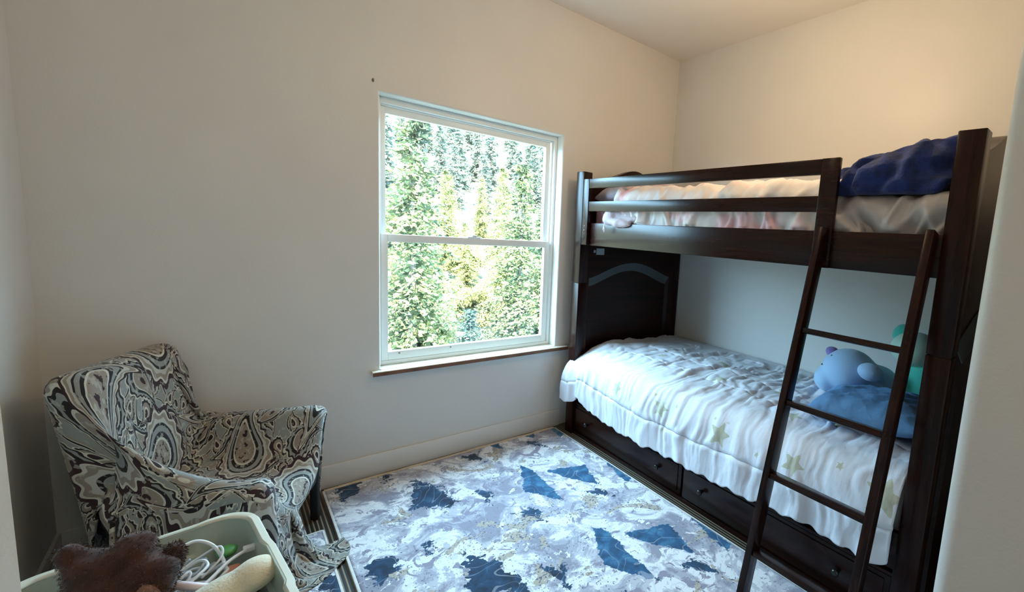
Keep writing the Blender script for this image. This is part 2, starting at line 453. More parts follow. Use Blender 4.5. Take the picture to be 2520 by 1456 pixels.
def blob(name, parts, mat, parent=None, voxel=0.012, smooth_it=6, disp=None, fur=None):
    """soft body: ellipsoids (centre, radii, euler) fused into one continuous surface"""
    bm = bmesh.new()
    for c, r, e in parts:
        g = bmesh.ops.create_icosphere(bm, subdivisions=3, radius=1.0)
        mtx = Matrix.Translation(Vector(c)) @ Euler(e).to_matrix().to_4x4() @ Matrix.Diagonal((*r, 1))
        bmesh.ops.transform(bm, matrix=mtx, verts=g['verts'])
    me = bpy.data.meshes.new(name + '_raw'); bm.to_mesh(me); bm.free()
    o = bpy.data.objects.new(name, me); COL.objects.link(o)
    a = o.modifiers.new('r', 'REMESH'); a.mode = 'VOXEL'; a.voxel_size = voxel
    if smooth_it:
        b = o.modifiers.new('s', 'SMOOTH'); b.iterations = smooth_it; b.factor = 0.5
    dg = bpy.context.evaluated_depsgraph_get()
    me2 = bpy.data.meshes.new_from_object(o.evaluated_get(dg))
    o.modifiers.clear(); o.data = me2; me2.name = name
    bpy.data.meshes.remove(me)
    co = np.empty(len(me2.vertices) * 3, np.float32); me2.vertices.foreach_get('co', co); co = co.reshape(-1, 3)
    no = np.array([v.normal[:] for v in me2.vertices])
    if disp:
        amp, sc, seed = disp
        co = co + no * (amp * fbm(co[:, 0] * sc + co[:, 2] * sc * 0.7, co[:, 1] * sc + co[:, 2] * sc * 0.9, seed))[:, None]
        me2.vertices.foreach_set('co', co.reshape(-1).astype(np.float32))
    if fur:
        cnt, ln, wd, droop = fur
        rg = np.random.default_rng(3)
        bm = bmesh.new(); bm.from_mesh(me2)
        pick = rg.integers(0, len(co), cnt)
        for i in pick:
            nv = Vector(no[i]); base = Vector(co[i]) + Vector(rg.normal(0, voxel * 0.4, 3))
            base -= nv * 0.002
            d = (nv + Vector(rg.normal(0, 0.45, 3)) + Vector((0, 0, -droop))).normalized()
            s = d.orthogonal().normalized(); s = (Quaternion(d, rg.uniform(0, 6.28)) @ s) * wd
            L = ln * rg.uniform(0.6, 1.3); tip = base + d * L + Vector((0, 0, -droop * L * 0.4))
            midp = base + d * L * 0.55
            v = [bm.verts.new(q) for q in (base - s, base + s, midp + s * 0.7, tip, midp - s * 0.7)]
            bm.faces.new(v)
        bm.to_mesh(me2); bm.free()
    me2.polygons.foreach_set('use_smooth', [True] * len(me2.polygons))
    me2.materials.clear(); me2.materials.append(MAT[mat])
    if parent: o.parent = parent
    me2.update()
    return o

# ------------------------------------------------------------------ the room
XL, XR, YB, ZC = -0.50, 2.70, 2.539, 2.735
WX0, WX1, WZ0, WZ1 = 0.592, 1.660, 0.560, 1.972
WT = 0.16
box_s = lambda *a, **k: struct(box(*a, **k))
box_s('floor', (-0.7, -2.2, -0.12), (2.9, YB + 0.16, 0.0), 'floor', bev=0)
box_s('ceiling', (-0.7, -2.2, ZC), (2.9, YB + 0.3, ZC + 0.12), 'ceiling', bev=0)
# the window wall, with rounded drywall returns round the opening
bm = bmesh.new()
R_ = 0.014
def arc(cx, cz, a0, a1, n=5): return [(cx + R_ * math.cos(math.radians(a0 + (a1 - a0) * i / n)), cz + R_ * math.sin(math.radians(a0 + (a1 - a0) * i / n))) for i in range(n + 1)]
rows = [(-R_, 0.0), (-R_ * 0.3, R_ * 0.3), (0.0, R_)]          # (outset from the opening, depth into the wall)
prof = [(R_ - R_ * math.sin(math.radians(a)), R_ - R_ * math.cos(math.radians(a))) for a in (0, 22.5, 45, 67.5, 90)] + [(0.0, WT)]
loops = []
for out, dep in prof:
    loops.append([bm.verts.new(p) for p in ((WX0 - out, YB + dep, WZ0 - out), (WX1 + out, YB + dep, WZ0 - out), (WX1 + out, YB + dep, WZ1 + out), (WX0 - out, YB + dep, WZ1 + out))])
outer = [bm.verts.new(p) for p in ((XL - 0.2, YB, -0.1), (XR + 0.2, YB, -0.1), (XR + 0.2, YB, ZC + 0.1), (XL - 0.2, YB, ZC + 0.1))]
back = [bm.verts.new((v.co.x, YB + WT, v.co.z)) for v in outer]
seq = [outer] + loops + [back]
for a, b in zip(seq[:-1], seq[1:]):
    for i in range(4):
        j = (i + 1) % 4; bm.faces.new((a[i], a[j], b[j], b[i]))
for i in range(4):
    j = (i + 1) % 4; bm.faces.new((back[i], back[j], outer[j], outer[i]))
bmesh.ops.recalc_face_normals(bm, faces=bm.faces)
struct(build('wall_back', bm, 'wall', smooth='angle'))
box_s('wall_right', (XR, -2.2, -0.1), (XR + 0.15, YB, ZC), 'wall', bev=0)
box_s('wall_left', (XL - 0.15, -2.2, -0.1), (XL, YB, ZC), 'wall', bev=0)
box_s('wall_passage', (XL, -2.2, -0.1), (0.9, -2.05, ZC), 'wall', bev=0)
# closet block on the right of the entry, with its rounded bullnose corner
bm = bmesh.new()
cx0, cy1, rr = 0.900, 0.150, 0.022
poly = [(cx0, -2.2)] + [(cx0 + rr - rr * math.cos(math.radians(a)), cy1 - rr + rr * math.sin(math.radians(a))) for a in range(0, 91, 10)] + [(XR, cy1), (XR, -2.2)]
ring_loft(bm, [[Vector((x, y, -0.05)) for x, y in poly], [Vector((x, y, ZC)) for x, y in poly]])
bmesh.ops.recalc_face_normals(bm, faces=bm.faces)
struct(build('wall_closet', bm, 'wall', smooth='angle'))
bm = bmesh.new()
jx, jy, rr = -0.112, 0.50, 0.022
poly = [(jx, -2.1)] + [(jx - rr + rr * math.cos(math.radians(a)), jy - rr + rr * math.sin(math.radians(a))) for a in range(0, 91, 10)] + [(XL, jy), (XL, -2.1)]
ring_loft(bm, [[Vector((x, y, -0.05)) for x, y in poly], [Vector((x, y, ZC)) for x, y in poly]])
bmesh.ops.recalc_face_normals(bm, faces=bm.faces)
struct(build('wall_passage_left', bm, 'wall', smooth='angle'))
def baseboard(name, x0, y0, x1, y1):
    bm = bmesh.new()
    lo = (min(x0, x1), min(y0, y1), 0.0); hi = (max(x0, x1), max(y0, y1), 0.118)
    add_box(bm, lo, hi, 0.004, 2)
    return struct(build(name, bm, 'trim', smooth='angle'))
baseboard('baseboard_back', XL, YB - 0.013, 1.72, YB)
baseboard('baseboard_left', XL, 0.44, XL + 0.013, YB - 0.013)

# ------------------------------------------------------------------ window
win = thing('window_1', None, None, (0, 0, 0)); struct(win)
FY = YB + 0.070
def frame_rect(bm, x0, x1, z0, z1, w, y0, y1, wb_=None, wt=None, wr=None, bev=0.002):
    wb_ = wb_ or w; wt = wt or w; wr = wr or w
    add_box(bm, (x0, y0, z0), (x0 + w, y1, z1), bev)
    add_box(bm, (x1 - wr, y0, z0), (x1, y1, z1), bev)
    add_box(bm, (x0 + w, y0, z0), (x1 - wr, y1, z0 + wb_), bev)
    add_box(bm, (x0 + w, y0, z1 - wt), (x1 - wr, y1, z1), bev)
bm = bmesh.new()
frame_rect(bm, WX0, WX1, WZ0 + 0.02, WZ1, 0.018, FY, FY + 0.075, 0.02, 0.030)
frame_rect(bm, WX0 + 0.018, WX1 - 0.018, WZ0 + 0.04, WZ1 - 0.03, 0.008, FY + 0.022, FY + 0.032)
build('window_frame', bm, 'vinyl', win, 'angle')
ZM = 1.262
bm = bmesh.new(); frame_rect(bm, WX0 + 0.019, WX1 - 0.030, ZM - 0.02, WZ1 - 0.031, 0.030, FY + 0.034, FY + 0.066, 0.032, 0.042, 0.034)
us = build('upper_sash', bm, 'vinyl', win, 'angle')
box('pane', (WX0 + 0.045, FY + 0.047, ZM), (WX1 - 0.06, FY + 0.051, WZ1 - 0.07), 'glass', us, bev=0)
bm = bmesh.new(); frame_rect(bm, WX0 + 0.019, WX1 - 0.030, WZ0 + 0.041, ZM + 0.022, 0.034, FY + 0.002, FY + 0.032, 0.046, 0.040, 0.036)
ls = build('lower_sash', bm, 'vinyl', win, 'angle')
box('pane', (WX0 + 0.05, FY + 0.015, WZ0 + 0.085), (WX1 - 0.06, FY + 0.019, ZM - 0.015), 'glass', ls, bev=0)
bm = bmesh.new(); add_box(bm, (1.07, FY - 0.004, ZM + 0.022), (1.15, FY + 0.026, ZM + 0.030), 0.002); add_box(bm, (1.095, FY - 0.01, ZM + 0.030), (1.125, FY + 0.016, ZM + 0.040), 0.003)
build('sash_lock', bm, 'vinyl', win, 'angle')
for x in (0.70, 0.98):
    box('vent_latch', (x - 0.004, FY - 0.003, WZ0 + 0.072), (x + 0.004, FY + 0.002, WZ0 + 0.079), 'spot', win, bev=0.001)
sl = box('window_sill', (0.548, YB - 0.032, 0.553), (1.752, YB - 0.0005, 0.574), 'sill', win, 0.002)
box('sill_inner', (WX0 + 0.0005, YB - 0.0005, 0.560), (WX1 - 0.0005, FY + 0.02, 0.576), 'sill', win, 0.0)
box('sill_edge', (0.548, YB - 0.0345, 0.551), (1.752, YB - 0.0318, 0.570), 'sill_edge', win, 0.0)
bm = bmesh.new(); lathe(bm, [(0.0005, 0.0), (0.005, -0.0005), (0.004, -0.004), (0.0005, -0.005)], 10, axis='y')
o = build('wall_dent', bm, 'spot', smooth=True, loc=(0.563, YB - 0.0002, 2.019)); o.scale = (1.0, 1.0, 1.9)
tag(o, 'small grey nail mark on the wall above the left top corner of the window', 'nail')

# ------------------------------------------------------------------ rugs
PER = 0.668
SHARDS = [  # (tone, polygon) in one repeat, x across, y along
    (0.15, [(1.224, 2.157), (1.255, 2.083), (1.235, 1.72), (1.109, 1.93)]),
    (0.10, [(1.310, 2.030), (1.528, 1.956), (1.470, 1.745), (1.365, 1.90)]),
    (0.20, [(1.640, 1.90), (1.672, 1.93), (1.652, 1.69), (1.600, 1.66)]),
    (0.90, [(0.700, 2.330), (0.784, 2.218), (0.809, 2.000), (0.620, 2.095)]),
    (0.75, [(0.905, 2.080), (0.975, 2.02), (0.930, 1.92)]),
    (0.60, [(0.366, 2.500), (0.490, 2.500), (0.455, 2.395), (0.377, 2.335)]),
    (0.85, [(1.00, 2.44), (1.09, 2.44), (1.07, 2.33)]),
    (0.95, [(0.56, 1.82), (0.62, 1.80), (0.585, 1.74)]),
    (0.55, [(1.37, 2.40), (1.44, 2.39), (1.46, 2.28)]),
]
def rug(name, x0, x1, y0, y1, label, yoff=0.0, xoff=0.0, ang=0.0, pivot=(0, 0)):
    nx = max(2, int((x1 - x0) / 0.012)); ny = max(2, int((y1 - y0) / 0.012))
    gx, gy = np.meshgrid(np.linspace(x0, x1, nx + 1), np.linspace(y0, y1, ny + 1), indexing='ij')
    best = np.full(gx.shape, 9.0); tone = np.zeros(gx.shape)
    for t, poly in SHARDS:
        cxm = np.mean([q[0] for q in poly]); cym = np.mean([q[1] for q in poly])
        py = cym + ((gy + yoff - cym + PER / 2) % PER - PER / 2); px = cxm + ((gx + xoff - cxm + 0.7) % 1.4 - 0.7)
        area = sum(poly[i][0] * poly[(i + 1) % len(poly)][1] - poly[(i + 1) % len(poly)][0] * poly[i][1] for i in range(len(poly)))
        d = np.full(gx.shape, -9.0)
        for i in range(len(poly)):
            ax, ay = poly[i]; bx, by = poly[(i + 1) % len(poly)]
            L = math.hypot(bx - ax, by - ay); s = 1 if area > 0 else -1
            d = np.maximum(d, s * ((px - ax) * (by - ay) - (py - ay) * (bx - ax)) / L)
        take = d < best
        best = np.where(take, d, best); tone = np.where(take, t, tone)
    # the half of the repeat nearer the window wall is woven with more open, inky patches
    z = 0.011 + 0.0015 * fbm(gx * 3, gy * 3, 5, 2)
    P = np.stack([gx, gy, z], -1)
    r = thing(name, label, 'rug')
    pile = grid_mesh('pile', P, 'rug', r, thick=0.009, attrs={'shard': best, 'tone': tone})
    return r
RX0, RX1 = 0.328, 1.655
r1 = rug('area_rug', RX0, RX1, 0.2, 2.484, 'large blue and grey abstract rug filling the floor beside the bunk bed')
bm = bmesh.new()
wv = lambda t, s: 0.006 * float(fbm(np.array(t * 9.0), np.array(s), 2, 3))
for k in range(66):
    xa = RX0 + (RX1 - RX0) * k / 66; xb = RX0 + (RX1 - RX0) * (k + 1) / 66
    add_box(bm, (xa, 2.482, 0.0005), (xb + 0.0005, 2.508 + wv(xa, 1.0), 0.010), 0)
build('fringe', bm, 'binding', r1)
box('edge_binding', (RX0 - 0.010, 0.2, 0.001), (RX0, 2.49, 0.0135), 'binding_white', r1, 0.002)
box('edge_binding', (RX1, 0.2, 0.001), (RX1 + 0.008, 2.49, 0.012), 'binding_white', r1, 0.002)
r2 = rug('runner_rug', -0.44, 0.272, 0.3, 2.155, 'smaller matching rug left of the dark floor gap, lying under the armchair', yoff=-0.2, xoff=0.45)
box('edge_binding', (0.272, 0.3, 0.001), (0.281, 2.163, 0.0135), 'binding_white', r2, 0.002)
box('edge_binding', (-0.44, 2.155, 0.001), (0.281, 2.163, 0.0135), 'binding_white', r2, 0.002)

# ------------------------------------------------------------------ bunk bed
BX0, BX1 = 1.710, 2.690
BY0, BY1 = 0.327, 2.440
bed = thing('bunk_bed', 'dark espresso wooden bunk bed with drawers standing against the right wall', 'bunk bed', (2.2, 1.38, 0))
def bp(name, lo, hi, mat, parent=bed, bev=0.004, seg=2):
    o = box(name, lo, hi, mat, None, bev, seg)
    off = Vector((0, 0, 0)); p = parent
    while p is not None: off += p.location; p = p.parent
    for v in o.data.vertices: v.co -= off
    o.parent = parent; return o
def bpm(name, bm, mat, parent=bed, smooth='angle'):
    off = Vector((0, 0, 0)); p = parent
    while p is not None: off += p.location; p = p.parent
    bmesh.ops.translate(bm, vec=-off, verts=bm.verts)
    return build(name, bm, mat, parent, smooth)
PW = 0.075
for y0 in (BY0, BY1 - PW):
    for x0 in (BX0, BX1 - 0.07):
        bm = bmesh.new()
        add_box(bm, (x0, y0, 0.0), (x0 + 0.07, y0 + PW, 1.0285), 0.004)
        add_box(bm, (x0, y0, 1.0315), (x0 + 0.07, y0 + PW, 1.745), 0.004)
        add_box(bm, (x0 + 0.004, y0 + 0.004, 1.02), (x0 + 0.066, y0 + PW - 0.004, 1.04))
        bpm('post', bm, 'woodZ')
def end_panel(name, yi, yo, sgn):
    """slab between the posts with an arched recessed panel on the face at y = yi (facing -sgn*y)"""
    x0, x1 = BX0 + 0.07, BX1 - 0.07
    bm = bmesh.new()
    n = 24
    ax0, ax1 = 1.795, 2.575 - 0.0
    def arch(x, e=0.0):
        t = (x - ax0) / (ax1 - ax0)
        return 1.005 + 0.105 * math.sin(math.pi * t) ** 1.3 + e
    zb = 0.14
    ztop = lambda x: 1.722 + 0.085 * math.exp(-((x - 2.16) / 0.17) ** 2) - 0.02 * math.exp(-((x - 1.83) / 0.09) ** 2) - 0.02 * math.exp(-((x - 2.52) / 0.09) ** 2)
    xs = [ax0 + (ax1 - ax0) * i / n for i in range(n + 1)]
    V = lambda x, y, z: bm.verts.new((x, y, z))
    rec = yi + sgn * 0.022
    # face above the arch up to the shaped top
    prev = None
    for x in xs:
        cur = (V(x, yi, arch(x, 0.055)), V(x, yi, 1.3), V(x, yi, ztop(x)), V(x, yo, ztop(x)))
        if prev:
            for k in range(3): bm.faces.new((prev[k], cur[k], cur[k + 1], prev[k + 1]))
        prev = cur
    # stiles and lower face
    for xa, xb in ((x0, ax0), (ax1, x1)):
        q = [V(xa, yi, zb), V(xb, yi, zb), V(xb, yi, 1.06), V(xb, yi, 1.3), V(xb, yi, ztop(xb)), V(xa, yi, ztop(xa)), V(xa, yi, 1.3), V(xa, yi, 1.06)]
        bm.faces.new((q[0], q[1], q[2], q[7])); bm.faces.new((q[7], q[2], q[3], q[6])); bm.faces.new((q[6], q[3], q[4], q[5]))
        t = [V(xa, yo, ztop(xa)), V(xb, yo, ztop(xb))]; bm.faces.new((q[5], q[4], t[1], t[0]))
    # recessed panel and its side bevels
    prev = None
    for x in xs:
        xr = ax0 + 0.018 + (x - ax0) * (ax1 - ax0 - 0.036) / (ax1 - ax0)
        cur = (V(xr, rec, zb), V(xr, rec, arch(x)))
        if prev: bm.faces.new((prev[0], cur[0], cur[1], prev[1]))
        prev = cur
    for xa, xb in ((ax0, ax0 + 0.018), (ax1, ax1 - 0.018)):
        bm.faces.new((V(xa, yi, zb), V(xb, rec, zb), V(xb, rec, arch(xa)), V(xa, yi, arch(xa, 0.055))))
    # plain back
    bm.faces.new((V(x0, yo, zb), V(x1, yo, zb), V(x1, yo, 1.685), V(x0, yo, 1.685)))
    bmesh.ops.remove_doubles(bm, verts=bm.verts, dist=0.0004)
    bmesh.ops.recalc_face_normals(bm, faces=bm.faces)
    p = bpm(name, bm, 'woodX', smooth=False)
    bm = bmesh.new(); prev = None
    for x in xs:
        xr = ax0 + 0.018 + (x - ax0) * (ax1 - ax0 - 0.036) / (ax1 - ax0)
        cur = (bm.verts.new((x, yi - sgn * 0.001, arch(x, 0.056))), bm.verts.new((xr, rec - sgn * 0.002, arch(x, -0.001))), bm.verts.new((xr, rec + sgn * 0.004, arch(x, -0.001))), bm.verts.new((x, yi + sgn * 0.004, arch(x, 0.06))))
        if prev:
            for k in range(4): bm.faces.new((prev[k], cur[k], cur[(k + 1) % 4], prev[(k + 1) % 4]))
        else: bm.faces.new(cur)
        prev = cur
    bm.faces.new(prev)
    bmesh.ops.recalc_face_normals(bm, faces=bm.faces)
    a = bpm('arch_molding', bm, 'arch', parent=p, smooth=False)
    tag(a, 'curved arch molding with reflected sheen painted grey')
    return p
hb = end_panel('headboard', 2.368, 2.425, 1)
fb = end_panel('footboard', 0.342, 0.399, -1)
# the footboard's plain inner face is its back; the arch faces out
for nm, lo, hi in (('sticker', (1.845, 2.3655, 1.219), (1.912, 2.3672, 1.262)), ('sticker', (1.822, 2.3655, 1.232), (1.838, 2.3672, 1.250))):
    tag(bp(nm, lo, hi, 'paper', bev=0), 'small pale paper sticker')
# rails
bp('side_rail', (1.732, 0.40, 1.281), (1.758, 2.366, 1.423), 'woodY', bev=0.004)
bp('side_rail', (2.645, 0.40, 1.281), (2.671, 2.366, 1.423), 'woodY', bev=0.004)
bp('bunk_deck', (1.758, 0.402, 1.300), (2.645, 2.364, 1.325), 'woodY', bev=0)
bm = bmesh.new()
add_box(bm, (1.708, 2.302, 1.283), (1.731, 2.360, 1.695), 0.003)
add_box(bm, (1.708, 0.757, 1.281), (1.731, 0.826, 1.695), 0.003)
add_box(bm, (1.709, 0.826, 1.635), (1.731, 2.302, 1.694), 0.003)
add_box(bm, (1.711, 0.826, 1.494), (1.730, 2.302, 1.555), 0.003)
gr = bpm('guard_rail', bm, 'woodY')
for z in (1.375, 1.402):
    for y in (0.792, 2.33):
        bm = bmesh.new(); lathe(bm, [(0.0005, 1.7065), (0.004, 1.7058), (0.006, 1.7072), (0.006, 1.709)], 10, (0, y, z), 'x')
        bpm('bolt', bm, 'bolt', gr, True)
bp('back_rail', (2.650, 0.402, 1.50), (2.672, 2.364, 1.56), 'woodY')
# lower bunk
bp('lower_rail', (1.728, 0.402, 0.235), (1.752, 2.364, 0.375), 'woodY')
bp('bed_base', (1.762, 0.402, 0.010), (2.672, 2.364, 0.325), 'woodY', bev=0)
bp('base_ledge', (1.722, 0.402, 0.212), (1.762, 2.364, 0.226), 'woodY', bev=0.002)
bp('plinth', (1.722, 0.402, 0.0), (1.762, 2.364, 0.022), 'woodY', bev=0.002)
for ya, yb, knobs in ((1.395, 2.362, (2.200, 1.553)), (0.404, 1.383, (1.253, 0.585))):
    bm = bmesh.new()
    add_box(bm, (1.728, ya, 0.026), (1.764, yb, 0.207), 0.004)
    add_box(bm, (1.722, ya + 0.022, 0.045), (1.730, yb - 0.022, 0.190), 0.003)
    dr = bpm('drawer', bm, 'woodY')
    for y in knobs:
        bm = bmesh.new()
        lathe(bm, [(0.0005, 1.690), (0.008, 1.691), (0.0135, 1.696), (0.0150, 1.701), (0.0125, 1.707), (0.006, 1.711), (0.005, 1.717), (0.010, 1.722)], 18, (0, y, 0.122), 'x')
        bpm('knob', bm, 'knob', dr, True)

# ladder, leaning on the upper rail
LT = Vector((1.700, 0, 1.418)); LB = Vector((1.378, 0, 0.0))
ldir = (LT - LB).normalized()
lad = thing('bunk_ladder', 'dark wooden four rung ladder leaning on the upper bunk rail', 'ladder', (1.378, 0.6, 0))
ang = math.atan2(LT.x - LB.x, LT.z - LB.z)
rm = Matrix.Rotation(ang, 3, 'Y')
def ladpiece(name, c, d, mat, bev=0.003):
    bm = bmesh.new(); add_box(bm, (-d[0] / 2, -d[1] / 2, -d[2] / 2), (d[0] / 2, d[1] / 2, d[2] / 2), bev)
    bmesh.ops.rotate(bm, cent=(0, 0, 0), matrix=rm, verts=bm.verts)
    bmesh.ops.translate(bm, vec=Vector(c) - lad.location, verts=bm.verts)
    return build(name, bm, mat, lad, 'angle')
Ll = (LT - LB).length
for y in (0.779, 0.425):
    c = (LT + LB) / 2 + Vector((-0.014, y, 0.012))
    ladpiece('rail', c, (0.058, 0.026, Ll), 'woodZ')
for z in (0.232, 0.512, 0.778, 1.046):
    t = z / LT.z; x = LB.x + (LT.x - LB.x) * t - 0.014
    ladpiece('rung', (x, 0.602, z), (0.052, 0.330, 0.021), 'woodY')

# ------------------------------------------------------------------ lower bunk bedding
lm = box('lower_mattress', (1.772, 0.405, 0.328), (2.672, 2.360, 0.545), 'mattress', None, 0.03, 4)
tag(lm, 'white mattress under the star comforter on the lower bunk', 'mattress')

def star_sdf(px, py, cx, cy, r, rot, squash=1.0):
    dx = px - cx; dy = (py - cy) * squash
    a = np.arctan2(dx, dy) + rot
    rad = np.hypot(dx, dy)
    k = 2 * np.pi / 5
    a = np.abs((a + k / 2) % k - k / 2)
    # edge from outer tip (angle 0) to inner notch (angle k/2)
    ox, oy = 0.0, r; ix, iy = 0.42 * r * math.sin(k / 2), 0.42 * r * math.cos(k / 2)
    x = rad * np.sin(a); y = rad * np.cos(a)
    nx, ny = (oy - iy), (ix - ox)
    L = math.hypot(nx, ny)
    return ((x - ox) * nx + (y - oy) * ny) / L

# section of the comforter: s runs from the wall across the top and down the front
NS, NT = 230, 330
ys = np.linspace(0.412, 2.435, NT)
sec = [(2.685, 0.575), (2.45, 0.590), (2.10, 0.596), (1.90, 0.594), (1.80, 0.582), (1.735, 0.553), (1.697, 0.505), (1.684, 0.44), (1.680, 0.36), (1.676, 0.27)]
sec = np.array(sec); cl = np.concatenate([[0], np.cumsum(np.hypot(*np.diff(sec, axis=0).T))])
ss = np.linspace(0, cl[-1], NS)
# smooth the polyline
from_x = np.interp(ss, cl, sec[:, 0]); from_z = np.interp(ss, cl, sec[:, 1])
for _ in range(60):
    from_x[1:-1] = (from_x[:-2] + 2 * from_x[1:-1] + from_x[2:]) / 4; from_z[1:-1] = (from_z[:-2] + 2 * from_z[1:-1] + from_z[2:]) / 4
SX = from_x[:, None] + 0 * ys[None]; SZ = from_z[:, None] + 0 * ys[None]
Y = 0 * from_x[:, None] + ys[None]; Sg = ss[:, None] + 0 * ys[None]
front = sstep(1.80, 1.69, SX)
# hem height along the bed
hem = np.interp(ys, [0.41, 0.46, 0.56, 0.66, 0.80, 0.95, 1.20, 1.45, 1.62, 1.85, 2.05, 2.20, 2.28, 2.33, 2.37, 2.435],
                [0.285, 0.265, 0.262, 0.275, 0.270, 0.255, 0.236, 0.232, 0.226, 0.222, 0.236, 0.262, 0.292, 0.262, 0.242, 0.240])
hem = hem + 0.006 * np.sin(ys * 37) + 0.004 * np.sin(ys * 83 + 1)
tdown = np.clip((0.50 - SZ) / (0.50 - 0.27), 0, 1)
SZ = np.where(SZ < 0.50, 0.50 + (hem[None] - 0.50) * tdown, SZ)
# normals of the section
tx = np.gradient(from_x); tz = np.gradient(from_z); ln = np.hypot(tx, tz); NX = (tz / ln)[:, None]; NZ = (-tx / ln)[:, None]
# quilting rows on the top, puckers between them
rowx = [1.725, 1.93, 2.13, 2.32, 2.50]
seam = np.zeros_like(SX); rows_f = [0.68]
srow = [np.interp(-x, -from_x, ss) for x in rowx[1:]] + [ss[-1] - 0.135]
for s0 in srow:
    wob = 0.010 * vnoise(Y * 3.0, 0 * Y + s0 * 9, 4)
    ends = sstep(2.22, 2.12, Y)
    seam += np.exp(-((Sg - s0 - wob) / 0.007) ** 2) * np.where(s0 > srow[-1] - 0.01, 1, ends)
warpY = Y + 0.05 * vnoise(Sg * 5, Y * 3, 8) + 0.02 * vnoise(Sg * 14, Y * 8, 9)
ridge = lambda n_: 1 - 2 * np.abs(n_)
puck = ridge(vnoise(warpY * 13, Sg * 3.2, 11)) * 0.0090 + ridge(vnoise(warpY * 27, Sg * 5 + 3, 12)) * 0.0055
nearseam = np.clip(sum(np.exp(-((Sg - s0) / 0.07) ** 2) for s0 in srow), 0, 1)
big = fbm(Y * 4.0, Sg * 4.0, 3, 3) * 0.012
crinkle = ridge(fbm(Y * 7 + Sg * 4, Sg * 11 - Y * 3, 21, 3)) * 0.005
fold = (ridge(vnoise(Y * 6.0 + 1.6 * Sg + 0.4 * vnoise(Y * 5, Sg * 6, 14), Sg * 1.6, 17)) * 0.009 + ridge(vnoise(warpY * 13.0 + Sg * 2.2, Sg * 3.0, 19)) * 0.004) * (0.25 + 0.75 * tdown) * front
wall_fade = sstep(2.685, 2.60, SX)
disp = (puck * (0.55 + 0.75 * nearseam) * (1 - 0.3 * front) + big * (1 - 0.5 * front) + crinkle * (1 - front) - 0.010 * seam) * wall_fade + fold
disp = disp + 0.006 * np.exp(-((Y - 2.40) / 0.06) ** 2) * front          # the corner bulges out past the post
disp = disp - 0.012 * np.exp(-((Y - 2.30) / 0.025) ** 2) * tdown
PX = SX + NX * disp; PZ = SZ + NZ * disp
# head end: tucked against the headboard on top, the corner sweeping out past the post
topY = Y.copy()
lim = np.where(front > 0.02, 2.350 + 0.066 * sstep(0.0, 0.6, front), 2.350)
PY = np.minimum(Y, 9); PY = 0.412 + (Y - 0.412) * (lim - 0.412) / (2.435 - 0.412)
droop = sstep(2.18, 2.40, PY) * sstep(1.98, 1.72, SX)
PZ = PZ - 0.055 * droop * (1 - tdown)
PX = PX - 0.014 * sstep(2.25, 2.40, PY) * front
PX = PX + 0.006 * (1 - sstep(0.412, 0.46, PY)) * front
PZ = np.maximum(PZ, 0.10); PX = np.minimum(PX, 2.692)
star = np.full(Y.shape, 9.0)
sfront = lambda z: ss[-1] - (z - 0.25)
for (y, z, r, rot) in [(1.90, 0.455, 0.042, 0.3), (1.545, 0.452, 0.055, 0.2), (1.155, 0.452, 0.060, 0.15), (0.79, 0.46, 0.052, 0.4), (0.455, 0.48, 0.075, 0.1),
                       (1.60, 0.50, 0.014, 0.0), (1.44, 0.487, 0.016, 0.4), (1.20, 0.505, 0.010, 0.2), (1.13, 0.51, 0.010, 0.6), (1.52, 0.36, 0.012, 0.2), (1.90, 0.52, 0.010, 0.0), (0.95, 0.44, 0.014, 0.3), (0.62, 0.52, 0.02, 0.3)]:
    star = np.minimum(star, star_sdf(Y, Sg, y, sfront(z), r, rot, -1.0))
for (y, x, r, rot) in [(1.42, 1.98, 0.06, 0.2), (1.12, 2.12, 0.06, 0.5), (1.62, 2.28, 0.06, 0.1), (1.22, 2.42, 0.06, 0.8), (1.88, 2.40, 0.05, 0.3), (0.92, 1.86, 0.05, 0.2), (1.96, 2.05, 0.04, 0.6), (1.05, 2.55, 0.05, 0.2), (0.75, 1.95, 0.05, 0.2)]:
    star = np.minimum(star, star_sdf(Y, Sg, y, np.interp(-x, -from_x, ss), r, rot, -1.0))
comf = grid_mesh('comforter', np.stack([PX, PY, PZ], -1), 'comforter', None, thick=0.012, attrs={'star': star}, offset=-1)
tag(comf, 'white quilted comforter with pale gold stars draped over the lower bunk', 'comforter')

